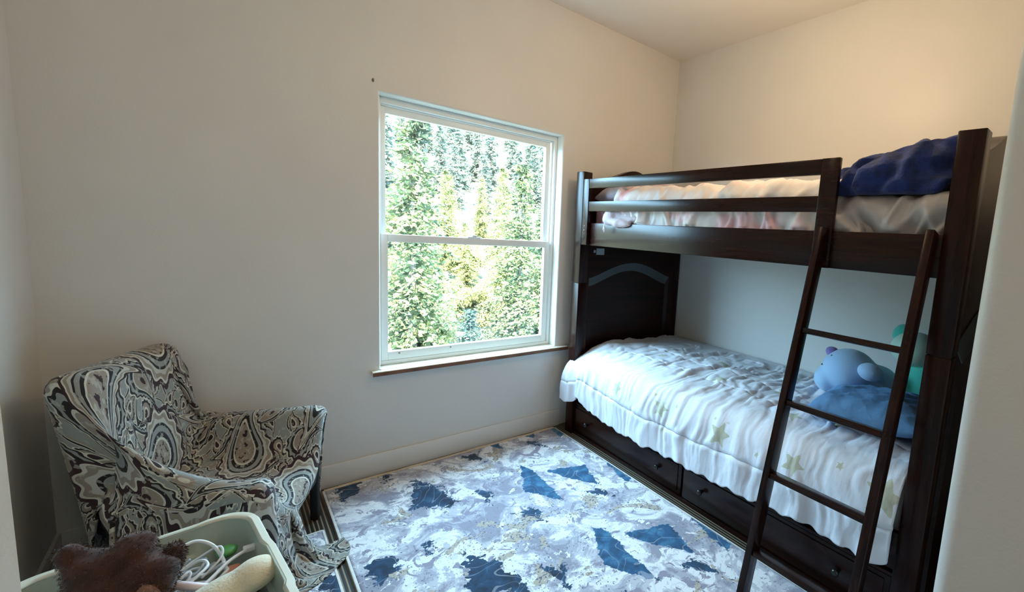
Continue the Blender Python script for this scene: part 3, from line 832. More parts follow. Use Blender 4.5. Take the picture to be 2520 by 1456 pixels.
def pillow(name, size, mat, loc, rot, label, seed=1, cat='pillow'):
    w, l, t = size; n = 46
    a, b = np.meshgrid(np.linspace(-1, 1, n), np.linspace(-1, 1, n), indexing='ij')
    h = (np.clip(1 - a ** 4, 0, 1) * np.clip(1 - b ** 4, 0, 1)) ** 0.55
    pin = 1 - 0.10 * (1 - np.abs(b) ** 2) * 0 - 0.07 * (1 - b ** 2) * np.abs(a) ** 3
    pin2 = 1 - 0.07 * (1 - a ** 2) * np.abs(b) ** 3
    wr = 0.10 * fbm(a * 3 + seed, b * 3, seed, 4) + 0.13 * (1 - 2 * np.abs(vnoise(a * 3.2 + b * 2.6, (a - b) * 1.2, seed + 3))) + 0.06 * (1 - 2 * np.abs(vnoise(a * 7 + b * 3, (a - b) * 2.2, seed + 4)))
    Pt = np.stack([a * w / 2 * pin, b * l / 2 * pin2, t / 2 * (h + wr * h)], -1)
    Pb = np.stack([a * w / 2 * pin, b * l / 2 * pin2, -t / 2 * (h * 0.75)], -1)
    bm = bmesh.new()
    vt = [[bm.verts.new(Pt[i, j]) for j in range(n)] for i in range(n)]
    vb = [[bm.verts.new(Pb[i, j]) for j in range(n)] for i in range(n)]
    for i in range(n - 1):
        for j in range(n - 1):
            bm.faces.new((vt[i][j], vt[i + 1][j], vt[i + 1][j + 1], vt[i][j + 1]))
            bm.faces.new((vb[i][j], vb[i][j + 1], vb[i + 1][j + 1], vb[i + 1][j]))
    bmesh.ops.remove_doubles(bm, verts=bm.verts, dist=0.0008)
    bmesh.ops.recalc_face_normals(bm, faces=bm.faces)
    o = build(name, bm, mat, None, True, loc); o.rotation_euler = rot
    return tag(o, label, cat)
pillow('pillow', (0.52, 0.44, 0.15), 'bluepillow', (2.10, 0.655, 0.665), (math.radians(-4), math.radians(4), math.radians(8)), 'denim blue pillow lying on the lower bunk behind the ladder', 4)

# soft toys at the foot of the lower bunk
toy = thing('plush_toy', 'light blue plush toy with purple nose lying on the lower bunk', 'plush toy', (2.36, 0.86, 0.61))
blob('body', [((0.02, 0.02, 0.125), (0.125, 0.135, 0.120), (0, 0, 0.3)), ((0.0, 0.10, 0.07), (0.10, 0.08, 0.075), (0, 0, 0)), ((0.08, -0.10, 0.09), (0.10, 0.10, 0.09), (0, 0, 0))], 'plushblue', toy, 0.012, 8)
blob('nose', [((0.012, 0.108, 0.205), (0.034, 0.040, 0.030), (0.4, 0, 0))], 'plushpurple', toy, 0.007, 2)
blob('paw', [((-0.05, -0.105, 0.165), (0.050, 0.060, 0.044), (0.2, 0, 0.3)), ((-0.01, -0.07, 0.15), (0.05, 0.05, 0.04), (0, 0, 0))], 'plushblue', toy, 0.009, 4)
blob('eye', [((-0.046, 0.085, 0.199), (0.008, 0.009, 0.008), (0, 0, 0))], 'eye', toy, 0.003, 0)
blob('eye', [((-0.050, 0.130, 0.145), (0.005, 0.006, 0.005), (0, 0, 0))], 'eye', toy, 0.003, 0)
toy2 = thing('plush_toy', 'teal and mint plush toy sitting behind the blue one in the bunk corner', 'plush toy', (2.50, 0.56, 0.61))
blob('body', [((0, 0, 0.12), (0.13, 0.13, 0.15), (0, 0, 0)), ((0.02, -0.04, 0.26), (0.10, 0.09, 0.10), (0, 0, 0))], 'plushteal', toy2, 0.014, 6)
blob('face', [((-0.03, 0.06, 0.29), (0.12, 0.11, 0.085), (0, 0, 0))], 'plushmint', toy2, 0.012, 5)
blob('ear', [((0.02, 0.135, 0.345), (0.04, 0.05, 0.055), (0.3, 0, 0))], 'plushteal', toy2, 0.009, 4)
blob('ear', [((0.02, -0.06, 0.375), (0.04, 0.045, 0.05), (0, 0, 0))], 'plushteal', toy2, 0.009, 4)

# ------------------------------------------------------------------ upper bunk bedding
um = thing('upper_mattress', 'mattress on the upper bunk in a pink sheet with white stars', 'mattress', (2.2, 1.38, 1.326))
bm = bmesh.new(); add_box(bm, (1.800, 0.41, 1.327), (2.64, 2.355, 1.540), 0.035, 4)
bmesh.ops.translate(bm, vec=(-2.2, -1.38, -1.326), verts=bm.verts)
build('sheet', bm, 'pinksheet', um, True)
def drape_top(name, y0, y1, ztop, zbot, mat, seed, amp, label, cat, xf=1.768, xb=2.62, taper=0.0, ncut=220, stretch=(9, 5), fs=0.020):
    sec = np.array([(xb, ztop - 0.02), (2.2, ztop), (xf + 0.09, ztop), (xf + 0.025, ztop - 0.02), (xf, ztop - 0.06), (xf - 0.002, (ztop + zbot) / 2), (xf, zbot)])
    cl = np.concatenate([[0], np.cumsum(np.hypot(*np.diff(sec, axis=0).T))])
    ss = np.linspace(0, cl[-1], 170); fx = np.interp(ss, cl, sec[:, 0]); fz = np.interp(ss, cl, sec[:, 1])
    for _ in range(14):
        fx[1:-1] = (fx[:-2] + 2 * fx[1:-1] + fx[2:]) / 4; fz[1:-1] = (fz[:-2] + 2 * fz[1:-1] + fz[2:]) / 4
    yy = np.linspace(y0, y1, ncut)
    tx = np.gradient(fx); tz = np.gradient(fz); l = np.hypot(tx, tz)
    A = ss[:, None] + 0 * yy[None]; B = 0 * ss[:, None] + yy[None]
    d = amp * (fbm(B * stretch[0] + A * 2.0, A * stretch[1], seed, 4) * 1.0 + 0.6 * np.abs(vnoise(B * 14 - A * 5, A * 4 + B * 2, seed + 5)) + 0.5 * fbm(B * 3, A * 3, seed + 9, 2))
    onf = sstep(xf + 0.05, xf, fx)[:, None]
    wy = B + 0.05 * vnoise(A * 7, B * 4, seed + 2)
    vert = (1 - 2 * np.abs(vnoise(wy * 11 + A * 5.0, A * 3.0, seed + 11))) * 0.6 + (1 - 2 * np.abs(vnoise(wy * 19 - A * 7.0, A * 5.0, seed + 12))) * 0.4
    d = d * (1 - 0.6 * onf) + fs * vert * (0.35 + 0.65 * onf)
    d = np.maximum(d, -0.016)
    Px = fx[:, None] + (tz / l)[:, None] * d; Pz = fz[:, None] - (tx / l)[:, None] * d
    Px = np.maximum(Px, np.where(Pz > 1.432, 1.7345, 1.7605))
    end = np.minimum(sstep(0, 0.05, B - y0), sstep(0, 0.05, y1 - B)); Pz = Pz - (1 - end) * 0.02 * (fx[:, None] > xf + 0.04)
    o = grid_mesh(name, np.stack([Px, B + 0.01 * vnoise(A * 8, B * 3, seed), Pz], -1), mat, None, thick=0.006)
    return tag(o, label, cat)
drape_top('fitted_cover', 0.412, 0.80, 1.568, 1.412, 'satin', 31, 0.012, 'wrinkled grey satin sheet beneath the navy blanket', 'sheet', xf=1.776, fs=0.036)
drape_top('crumpled_blanket', 0.775, 2.10, 1.628, 1.414, 'blanket', 41, 0.030, 'crumpled white and pink blanket behind the guard rail slats', 'blanket', xf=1.7665)
pillow('pillow', (0.46, 0.36, 0.13), 'greypillow', (2.02, 2.19, 1.632), (math.radians(-8), math.radians(-6), math.radians(-4)), 'grey pink pillow at the headboard of the upper bunk', 9)
# bunched corner of bedding over the rail, with its cord tassel
bc = thing('bunched_throw', 'small bunched grey throw with tassel hanging over the upper side rail', 'throw', (1.74, 2.02, 1.425))
blob('cloth', [((0.03, 0.06, 0.055), (0.035, 0.10, 0.045), (0.1, 0, 0)), ((0.022, -0.07, 0.028), (0.036, 0.14, 0.022), (0, 0, 0)), ((0.02, -0.09, 0.075), (0.030, 0.11, 0.025), (-0.15, 0, 0)), ((-0.012, 0.02, 0.006), (0.026, 0.13, 0.026), (0.1, 0, 0)), ((0.0, 0.10, 0.03), (0.03, 0.05, 0.05), (0, 0, 0))], 'greypillow', bc, 0.007, 4, disp=(0.008, 22, 4))
bm = bmesh.new(); tube(bm, [(-0.035, 0.10, 0.0), (-0.040, 0.101, -0.02), (-0.036, 0.098, -0.045), (-0.034, 0.106, -0.055), (-0.038, 0.110, -0.04), (-0.037, 0.104, -0.01)], 0.0028, 6); build('tassel', bm, 'cable', bc, True)
# navy fleece blanket heaped at the foot of the upper bunk
def heap():
    n, m = 90, 150
    a = np.linspace(0, 2 * np.pi, m)[None]; t = np.linspace(0.0, 1.0, n)[:, None]
    # dome over an ellipse footprint: radius profile bulges out then closes on top
    yc, xc = 0.612, 2.085
    ry = 0.25; rx = 0.345
    prof_r = np.interp(t, [0, 0.05, 0.15, 0.35, 0.55, 0.75, 0.9, 1.0], [0.90, 0.96, 1.0, 0.98, 0.86, 0.62, 0.32, 0.0])
    prof_z = np.interp(t, [0, 0.05, 0.15, 0.35, 0.55, 0.75, 0.9, 1.0], [0.0, 0.01, 0.05, 0.125, 0.19, 0.210, 0.220, 0.222])
    ca, sa = np.cos(a), np.sin(a)
    sq = (np.abs(ca) ** 3.0 + np.abs(sa) ** 3.0) ** (-1 / 3.0)
    y = yc + ry * prof_r * ca * sq; x = xc + rx * prof_r * sa * sq
    lean = sstep(0.83, 0.42, y)
    z = 1.560 + prof_z * (0.58 + 0.42 * lean)
    w = 0.016 * np.sin(a * 13 + t * 5 + 2.5 * vnoise(a * 3, t * 3, 61)) * sstep(1.0, 0.7, t) + 0.014 * vnoise(a * 7 + t * 4, t * 4, 62) + 0.003 * fbm(a * 20, t * 20, 63, 3)
    fade = np.minimum(1, (1 - t) * 6)
    y = y + w * ca * fade; x = x + w * sa * fade; z = z + np.abs(w) * 0.5 * sstep(0.2, 0.7, t) * (1 - t ** 4)
    y = np.maximum(y, 0.405 + 0 * y)
    return np.stack([x, y, z], -1)
nb = grid_mesh('fleece_blanket', heap(), 'navy', None, thick=0.008)
tag(nb, 'fluffy navy blue blanket bundled at the end of the upper bunk', 'blanket')

# ------------------------------------------------------------------ armchair and its throw
CH = Vector((-0.03, 2.185, 0)); CA = math.radians(-26)
chair = thing('armchair', 'low black armchair under the paisley throw in the left corner', 'armchair', CH, CA)
HW, HD = 0.245, 0.265
CB = []   # collision boxes in chair space: centre, half size, tilt about y
def cbox(name, c, h, bev, tilt=0.0, collide=True, mat='black'):
    bm = bmesh.new(); add_box(bm, (-h[0], -h[1], -h[2]), h, bev, 3)
    rm_ = Matrix.Rotation(tilt, 3, 'Y')
    bmesh.ops.rotate(bm, cent=(0, 0, 0), matrix=rm_, verts=bm.verts)
    bmesh.ops.translate(bm, vec=c, verts=bm.verts)
    if collide: CB.append((np.array(c), np.array(h), np.array(rm_), bev))
    return build(name, bm, mat, chair, True)
cbox('seat', (0.02, 0, 0.265), (0.235, 0.185, 0.05), 0.03, math.radians(8))
cbox('backrest', (-0.245, 0, 0.54), (0.045, 0.225, 0.27), 0.04, math.radians(-9))
cbox('armrest', (0.03, 0.235, 0.455), (0.225, 0.038, 0.045), 0.03, math.radians(-3))
cbox('armrest', (0.025, -0.235, 0.375), (0.22, 0.038, 0.045), 0.03, math.radians(-3))
for sx in (-1, 1):
    for sy in (-1, 1):
        cbox('leg', (0.02 + sx * 0.20, sy * 0.225, 0.2), (0.016, 0.016, 0.2), 0.006, 0, True)

def sdf_chair(P):
    """distance and normal to the union of the chair's rounded boxes (chair space)"""
    best = np.full(len(P), 9.0); N = np.zeros_like(P)
    for c, h, Rm, r in CB:
        q = (P - c) @ Rm
        hh = h - r
        d = np.abs(q) - hh
        o = np.maximum(d, 0); lo = np.linalg.norm(o, axis=1); inn = np.minimum(d.max(1), 0)
        dist = lo + inn - r
        n = np.sign(q) * o / np.maximum(lo, 1e-9)[:, None]
        ins = lo < 1e-9
        if ins.any():
            k = d[ins].argmax(1); nn = np.zeros((ins.sum(), 3)); nn[np.arange(len(k)), k] = np.sign(q[ins][np.arange(len(k)), k]); n[ins] = nn
        n = n @ Rm.T
        t = dist < best
        best = np.where(t, dist, best); N[t] = n[t]
    return best, N
def drape_cloth(P, sp, steps, iters, thick=0.011, g=-9.8, dt=1 / 60):
    n, m, _ = P.shape; V = np.zeros_like(P)
    c, s = math.cos(CA), math.sin(CA)
    links = []
    for di, dj, k in ((1, 0, 1), (0, 1, 1), (1, 1, 0.6), (1, -1, 0.6), (2, 0, 0.12), (0, 2, 0.12)):
        links.append((di, dj, k, sp * math.hypot(di, dj)))
    def sl(di, dj):
        if dj >= 0: return (slice(0, n - di), slice(0, m - dj)), (slice(di, n), slice(dj, m))
        return (slice(0, n - di), slice(-dj, m)), (slice(di, n), slice(0, m + dj))
    for st in range(steps):
        V[..., 2] += g * dt; V *= 0.965
        Q = P.copy(); P = P + V * dt
        for it in range(iters):
            D = np.zeros_like(P); W = np.zeros(P.shape[:2])
            for di, dj, k, L in links:
                a, b = sl(di, dj)
                d = P[b] - P[a]; l = np.linalg.norm(d, axis=-1, keepdims=True)
                if di + abs(dj) == 2 and (di == 2 or dj == 2): cr = 0.5 * k * (l - L) / np.maximum(l, 1e-9) * d
                else: cr = 0.5 * k * (l - L) / np.maximum(l, 1e-9) * d
                D[a] += cr; D[b] -= cr; W[a] += k; W[b] += k
            P = P + D / np.maximum(W, 1)[..., None] * 1.6
            if it % 3 == 2 or it == iters - 1:
                F = P.reshape(-1, 3)
                d, N = sdf_chair(F); hit = d < thick
                if hit.any():
                    F[hit] += N[hit] * (thick - d[hit])[:, None]
                    mv = F[hit] - Q.reshape(-1, 3)[hit]
                    tang = mv - N[hit] * (mv * N[hit]).sum(1)[:, None]
                    F[hit] -= tang * 0.9
                lowf = F[:, 2] < 0.014; F[lowf, 2] = 0.014
                F[lowf, :2] -= (F[lowf, :2] - Q.reshape(-1, 3)[lowf, :2]) * 0.5
                # room walls, in chair space
                wx = CH.x + c * F[:, 0] - s * F[:, 1]; wy = CH.y + s * F[:, 0] + c * F[:, 1]
                ex = np.maximum(XL + 0.012 - wx, 0); ey = np.minimum(YB - 0.012 - wy, 0)
                F[:, 0] += c * ex + s * ey; F[:, 1] += -s * ex + c * ey
                P = F.reshape(n, m, 3)
        V = (P - Q) / dt
    return P
NU, NV, SP = 101, 92, 0.0128
uu, vv = np.meshgrid((np.arange(NU) - NU / 2) * SP, (np.arange(NV) - NV / 2) * SP, indexing='ij')
# laid loosely along the chair first: down the back, over the top, along seat and front
prof_x = np.array([-0.37, -0.36, -0.33, -0.27, -0.21, -0.13, 0.28, 0.33, 0.36]); prof_z = np.array([0.25, 0.55, 0.84, 0.875, 0.84, 0.53, 0.52, 0.48, 0.0])
pl_ = np.concatenate([[0], np.cumsum(np.hypot(np.diff(prof_x), np.diff(prof_z)))]) - 0.87
TA = math.radians(8)
ur = uu * math.cos(TA) - vv * math.sin(TA); vr = uu * math.sin(TA) + vv * math.cos(TA)
px_ = np.interp(ur, pl_, prof_x); pz_ = np.interp(ur, pl_, prof_z)
px_ = np.where(ur > pl_[-1], prof_x[-1] + (ur - pl_[-1]) * 0.5, px_); px_ = np.where(ur < pl_[0], prof_x[0], px_); pz_ = np.where(ur < pl_[0], prof_z[0] - (pl_[0] - ur), pz_)
vy = vr - 0.120
over = np.maximum(vy - 0.295, 0); vy = np.minimum(vy, 0.295 + 0.02 * over)
pz_ = pz_ - over
P0 = np.stack([px_, vy, pz_ + 0.02 + 0.006 * fbm(uu * 7, vv * 7, 77, 3)], -1)
PT = drape_cloth(P0, SP, 90, 14)
tuv = np.stack([uu, vv], -1)
throw = grid_mesh('paisley_throw', PT, 'paisley', None, thick=0.004, uv=tuv, offset=0)
throw.location = CH; throw.rotation_euler = (0, 0, CA)
tag(throw, 'grey cream and black paisley throw draped over the corner armchair', 'throw')

# ------------------------------------------------------------------ storage tote in front of the chair
TL = Vector((-0.155, 1.395, 0)); TR = math.radians(8)
tote = thing('storage_tote', 'open sage plastic storage tote in front of the paisley armchair', 'storage bin', TL, TR)
TH = 0.42
def rrect(hx, hy, r, z, nseg=10, bulge=None):
    pts = []
    per = []
    for (sx, sy, a0) in ((1, 1, 0), (-1, 1, 90), (-1, -1, 180), (1, -1, 270)):
        for k in range(nseg + 1):
            a = math.radians(a0 + 90 * k / nseg)
            pts.append(Vector((sx * (hx - r) + r * math.cos(a), sy * (hy - r) + r * math.sin(a), z)))
    # densify straight runs
    out = []
    for i, p in enumerate(pts):
        q = pts[(i + 1) % len(pts)]
        k = 16 if i % (nseg + 1) == nseg else 1
        for j in range(k): out.append(p.lerp(q, j / k))
    if bulge:
        bz, amt, wx = bulge
        for p in out:
            if abs(p.x - 0.02) < wx and abs(p.y) > hy - 0.02: p.y += math.copysign(amt, p.y)
            if abs(p.y) < wx * 1.1 and abs(p.x) > hx - 0.02: p.x += math.copysign(amt, p.x)
    return out
hx, hy = 0.232, 0.325
bm = bmesh.new()
rings = []
for z, sh in ((0.004, 0.055), (0.012, 0.045), (0.10, 0.036), (0.22, 0.022), (0.33, 0.010)): rings.append(rrect(hx - sh, hy - sh, 0.075 - sh * 0.4, z))
rings.append(rrect(hx - 0.009, hy - 0.009, 0.072, 0.335, bulge=(0, 0.009, 0.10)))
rings.append(rrect(hx - 0.006, hy - 0.006, 0.072, TH - 0.002, bulge=(0, 0.009, 0.10)))
rings.append(rrect(hx - 0.010, hy - 0.010, 0.070, TH - 0.002, bulge=(0, 0.009, 0.10)))
rings.append(rrect(hx - 0.013, hy - 0.013, 0.070, 0.338, bulge=(0, 0.009, 0.10)))
rings.append(rrect(hx - 0.014, hy - 0.014, 0.070, 0.331))
for z, sh in ((0.22, 0.026), (0.10, 0.040), (0.014, 0.050)): rings.append(rrect(hx - sh, hy - sh, 0.075 - sh * 0.4, z))
ring_loft(bm, rings, True, True); bmesh.ops.recalc_face_normals(bm, faces=bm.faces)
build('tub', bm, 'tote', tote, 'angle')
bm = bmesh.new()
def rim(z, sh, bl): return rrect(hx + sh, hy + sh, 0.078 + sh * 0.5, z, bulge=(0, bl, 0.10))
rings = [rim(TH - 0.03, 0.010, 0.006), rim(TH - 0.004, 0.015, 0.006), rim(TH + 0.004, 0.010, 0.006), rim(TH + 0.005, -0.004, 0.008), rim(TH - 0.001, -0.011, 0.009)]
for rg_ in rings:
    for p in rg_:
        if abs(p.x - 0.02) < 0.10 or abs(p.y) < 0.11: p.z -= 0.006
ring_loft(bm, rings, False, False); bmesh.ops.recalc_face_normals(bm, faces=bm.faces)
o = build('rim', bm, 'tote_rim', tote, 'angle'); md = o.modifiers.new('t', 'SOLIDIFY'); md.thickness = 0.003
def tw(x, y, z): # tote space -> world
    c, s = math.cos(TR), math.sin(TR); return (TL.x + c * x - s * y, TL.y + s * x + c * y, z)

# contents
bear = thing('teddy_bear', 'shaggy brown teddy bear propped in the storage tote', 'plush toy', (-0.215, 1.47, 0.02))
blob('body', [((0.0, -0.03, 0.22), (0.115, 0.10, 0.20), (0, 0, 0)), ((0.005, 0.0, 0.44), (0.095, 0.085, 0.085), (0.1, 0, 0)), ((0.035, 0.01, 0.525), (0.045, 0.040, 0.038), (0, -0.2, 0)), ((-0.062, 0.02, 0.545), (0.026, 0.028, 0.026), (0, 0.4, 0)), ((-0.03, 0.01, 0.50), (0.05, 0.05, 0.045), (0, 0.4, 0)), ((0.055, -0.03, 0.46), (0.058, 0.06, 0.060), (0, 0, 0))], 'fur', bear, 0.009, 4, disp=(0.010, 20, 5), fur=(30000, 0.0065, 0.0006, 0.6))
blob('ear', [((0.093, 0.0, 0.470), (0.022, 0.030, 0.048), (0.1, 0.3, 0))], 'fur', bear, 0.006, 3, disp=(0.005, 30, 2), fur=(2500, 0.008, 0.0008, 0.4))
blob('snout', [((0.062, -0.075, 0.435), (0.022, 0.022, 0.048), (0.3, -0.2, 0))], 'snout', bear, 0.006, 3, fur=(1200, 0.006, 0.0008, 0.4))
pl = thing('plush_toy', 'cream plush toy lying across the near end of the storage tote', 'plush toy', tw(0.108, 0.035, 0.305))
blob('body', [((0.0, 0.0, 0.05), (0.125, 0.055, 0.045), (0, -0.25, 0.2)), ((0.085, 0.012, 0.08), (0.055, 0.05, 0.04), (0, -0.2, 0.2)), ((-0.06, -0.03, 0.02), (0.08, 0.06, 0.045), (0, 0, 0))], 'cream', pl, 0.009, 6)
o = blob('brown_plush', [(tw(0.182, 0.13, 0.29), (0.024, 0.06, 0.05), (0, 0, TR)), (tw(0.180, 0.05, 0.27), (0.025, 0.08, 0.06), (0, 0, TR))], 'fur', None, 0.010, 4, disp=(0.01, 22, 8), fur=(5000, 0.008, 0.0009, 0.4))
tag(o, 'brown plush wedged against the right side of the tote', 'plush toy')
o = blob('black_bag', [(tw(-0.02, 0.08, 0.12), (0.17, 0.20, 0.10), (0, 0, TR)), (tw(0.07, 0.16, 0.25), (0.11, 0.12, 0.07), (0, 0, TR)), (tw(-0.02, -0.14, 0.13), (0.16, 0.14, 0.11), (0, 0, TR))], 'blackplastic', None, 0.014, 5, disp=(0.012, 14, 2))
tag(o, 'black bag filling the bottom of the storage tote', 'bag')
rg = random.Random(5)
CAB = [
    ('white cable looping highest in a wide arc behind the bear', [(0.000, 0.165, 0.330), (0.030, 0.195, 0.400), (0.090, 0.235, 0.425), (0.135, 0.225, 0.400), (0.155, 0.185, 0.350), (0.150, 0.165, 0.330)], 0.0045, 'cable'),
    ('straight white cable with a plug end crossing the tangle', [(0.060, 0.085, 0.355), (0.110, 0.115, 0.365), (0.160, 0.155, 0.375), (0.205, 0.180, 0.375)], 0.0048, 'cable'),
    ('grey cord coiled low in the tote beside the bear', [(0.040, 0.205, 0.335), (0.080, 0.255, 0.350), (0.120, 0.235, 0.360), (0.090, 0.185, 0.355), (0.050, 0.215, 0.350), (0.090, 0.245, 0.370)], 0.004, 'greycable'),
]
def smooth_pts(pts, n=8):
    pts = [Vector(p) for p in pts]; out = []
    for i in range(len(pts) - 1):
        p0 = pts[max(i - 1, 0)]; p1 = pts[i]; p2 = pts[i + 1]; p3 = pts[min(i + 2, len(pts) - 1)]
        for k in range(n):
            t = k / n
            out.append(0.5 * ((2 * p1) + (-p0 + p2) * t + (2 * p0 - 5 * p1 + 4 * p2 - p3) * t * t + (-p0 + 3 * p1 - 3 * p2 + p3) * t ** 3))
    out.append(pts[-1]); return out
for i, (lab, pts, r, m) in enumerate(CAB):
    bm = bmesh.new(); tube(bm, smooth_pts([tw(*p) for p in pts]), r, 8)
    if i == 1: 
        c = Vector(tw(0.208, 0.182, 0.375)); add_box(bm, c - Vector((0.014, 0.009, 0.008)), c + Vector((0.014, 0.009, 0.008)), 0.003)
    tag(build('cable', bm, m, None, True), lab, 'cable')
for k in range(9):
    c0 = Vector((rg.uniform(0.05, 0.14), rg.uniform(0.13, 0.23), rg.uniform(0.330, 0.370))); pts = []
    ra = rg.uniform(0.025, 0.05); ph = rg.uniform(0, 6.28); tl = rg.uniform(-0.5, 0.5)
    for q in range(7):
        a = ph + q * 1.05
        pts.append(tw(c0.x + ra * math.cos(a), c0.y + ra * 0.8 * math.sin(a), c0.z + tl * ra * math.cos(a) + 0.012 * rg.uniform(-1, 1)))
    bm = bmesh.new(); tube(bm, smooth_pts(pts), rg.choice((0.003, 0.004, 0.0045)), 7)
    tag(build('cable', bm, 'cable', None, True), 'loose white cable loop in the tangle inside the tote', 'cable', 'tangled white cables in the tote')
bm = bmesh.new(); c = Vector(tw(0.165, 0.15, 0.335)); add_box(bm, c - Vector((0.018, 0.035, 0.010)), c + Vector((0.018, 0.035, 0.010)), 0.008, 3)
tag(build('toy_block', bm, 'peach', None, True), 'peach plastic toy piece beside the cable tangle', 'toy')
bm = bmesh.new(); lathe(bm, [(0.0005, 0.0), (0.022, 0.002), (0.026, 0.014), (0.018, 0.02), (0.0005, 0.021)], 18, tw(0.165, 0.235, 0.350))
tag(build('bottle_cap', bm, 'green', None, True), 'green plastic cap near the back of the tote', 'cap')
bm = bmesh.new()
a = Vector(tw(0.045, 0.115, 0.395)); b = Vector(tw(0.125, 0.085, 0.355)); tube(bm, [a, a.lerp(b, .5), b], 0.010, 10)
tag(build('plastic_rod', bm, 'pinkwhite', None, True), 'pale pink plastic rod below the cable tangle', 'rod')

# ------------------------------------------------------------------ outside
def terrain_z(x, y):
    d = np.hypot(np.asarray(x, float), np.asarray(y, float))
    return np.interp(d, [0, 3.5, 7, 12, 18, 26, 40, 60, 80], [-2.9, -2.9, -3.2, -2.6, -1.0, 1.6, 6.5, 12.2, 14.0]) + 0.5 * fbm(np.asarray(x, float) * 0.12, np.asarray(y, float) * 0.12, 3, 3)
gx, gy = np.meshgrid(np.linspace(-20, 75, 96), np.linspace(2.9, 80, 80), indexing='ij')
g = grid_mesh('hillside', np.stack([gx, gy, terrain_z(gx, gy)], -1), 'ground', None)
struct(g)
def conifer_mesh(name, h, rad, whorls, seed, mat, tuft=0.11, dens=5):
    """whorls of drooping boughs, each bough a spray of small flat needle tufts"""
    rg = np.random.default_rng(seed); V = []
    for w in range(whorls):
        t = w / whorls; z = h * (0.05 + 0.95 * t)
        R = rad * (1 - t) ** 0.85 * rg.uniform(0.7, 1.15) + 0.05
        for b in range(int(8 - 3 * t) + rg.integers(0, 2)):
            a = rg.uniform(0, 6.283); L = R * rg.uniform(0.65, 1.15); up = 0.25 * t - 0.12
            nseg = max(3, int(L / 0.13))
            q = (np.arange(nseg) + 0.6) / nseg; q = np.repeat(q, dens); r = L * q
            c = np.stack([r * math.cos(a), r * math.sin(a), z + up * r - 0.24 * r * q], -1) + rg.normal(0, 0.075, (len(q), 3)) * np.array([1, 1, 0.5])
            da = a + rg.normal(0, 0.9, len(q))
            d = np.stack([np.cos(da), np.sin(da), rg.normal(-0.2, 0.35, len(q))], -1); d /= np.linalg.norm(d, axis=1, keepdims=True)
            s = np.cross(d, rg.normal(0, 1, d.shape)); s /= np.linalg.norm(s, axis=1, keepdims=True)
            sz = (tuft * rg.uniform(0.6, 1.3, len(q)) * (0.7 + 0.5 * (1 - q)))[:, None]
            V.append(np.stack([c - s * sz * 0.2, c + d * sz * 0.6 - s * sz * 0.34, c + d * sz * 1.4, c + d * sz * 0.6 + s * sz * 0.34], 1))
    V = np.concatenate(V).reshape(-1, 3); F = np.arange(len(V)).reshape(-1, 4)
    me = bpy.data.meshes.new(name); me.from_pydata(V.tolist(), [], F.tolist()); me.materials.append(MAT[mat])
    return me
def trunk_mesh(name, h, r):
    bm = bmesh.new(); tube(bm, [(0, 0, -0.6), (0.02, 0, h * 0.3), (0, 0.02, h * 0.7), (0, 0, h * 0.98)], r, 8, lambda t: 1 - 0.85 * t)
    me = bpy.data.meshes.new(name); bm.to_mesh(me); bm.free(); me.materials.append(MAT['bark']); return me
def shrub_mesh(name, h, rad, n, seed, mat, leaf=0.05):
    rg = np.random.default_rng(seed); V = []
    for k in range(22):
        aa = rg.uniform(0, 6.283); ra = rad * 0.66 * math.sqrt(rg.random()); cr = rg.uniform(0.24, 0.36) * rad
        cz = h * rg.uniform(0.2, 0.86) * (1 - 0.35 * (ra / rad) ** 2)
        m = n // 22
        d = rg.normal(0, 1, (m, 3)); d /= np.linalg.norm(d, axis=1, keepdims=True)
        c = np.array([ra * math.cos(aa), ra * math.sin(aa), cz]) + d * (cr * rg.uniform(0.55, 1.05, m))[:, None]
        nv = d + rg.normal(0, 0.6, d.shape); nv /= np.linalg.norm(nv, axis=1, keepdims=True)
        a = np.cross(nv, rg.normal(0, 1, d.shape)); a /= np.linalg.norm(a, axis=1, keepdims=True); b = np.cross(nv, a)
        sz = (leaf * rg.uniform(0.6, 1.3, m))[:, None]
        V.append(np.stack([c - a * sz, c - b * sz * 0.6, c + a * sz, c + b * sz * 0.6], 1))
    V = np.concatenate(V).reshape(-1, 3); F = np.arange(len(V)).reshape(-1, 4)
    me = bpy.data.meshes.new(name); me.from_pydata(V.tolist(), [], F.tolist()); me.materials.append(MAT[mat]); return me
def stems_mesh(h, rad, seed):
    rg = random.Random(seed); bm = bmesh.new()
    for k in range(5):
        a = rg.uniform(0, 6.28); tube(bm, [(0, 0, -0.4), (0.2 * rad * math.cos(a), 0.2 * rad * math.sin(a), h * 0.3), (0.5 * rad * math.cos(a), 0.5 * rad * math.sin(a), h * 0.7)], 0.035, 6, lambda t: 1 - 0.7 * t)
    me = bpy.data.meshes.new('stems'); bm.to_mesh(me); bm.free(); me.materials.append(MAT['bark']); return me
def plant(name, crown, stem, az, dist, label, cat, group=None, sc=1.0, rz=0.0, ztop=None, hh=None):
    x, y = dist * math.sin(math.radians(az)), dist * math.cos(math.radians(az))
    t = thing(name, label, cat, (x, y, float(terrain_z(x, y))), rz, group)
    if ztop is not None: sc = (ztop - t.location.z) / hh
    t.scale = (sc, sc, sc)
    for n_, me in (('crown', crown), ('trunk' if 'tree' in name or 'fir' in name else 'stem', stem)):
        o = bpy.data.objects.new(n_, me); COL.objects.link(o); o.parent = t
    return t
tall = conifer_mesh('fir_crown', 7.0, 1.35, 60, 1, 'fir'); tallt = trunk_mesh('fir_trunk', 7.0, 0.12)
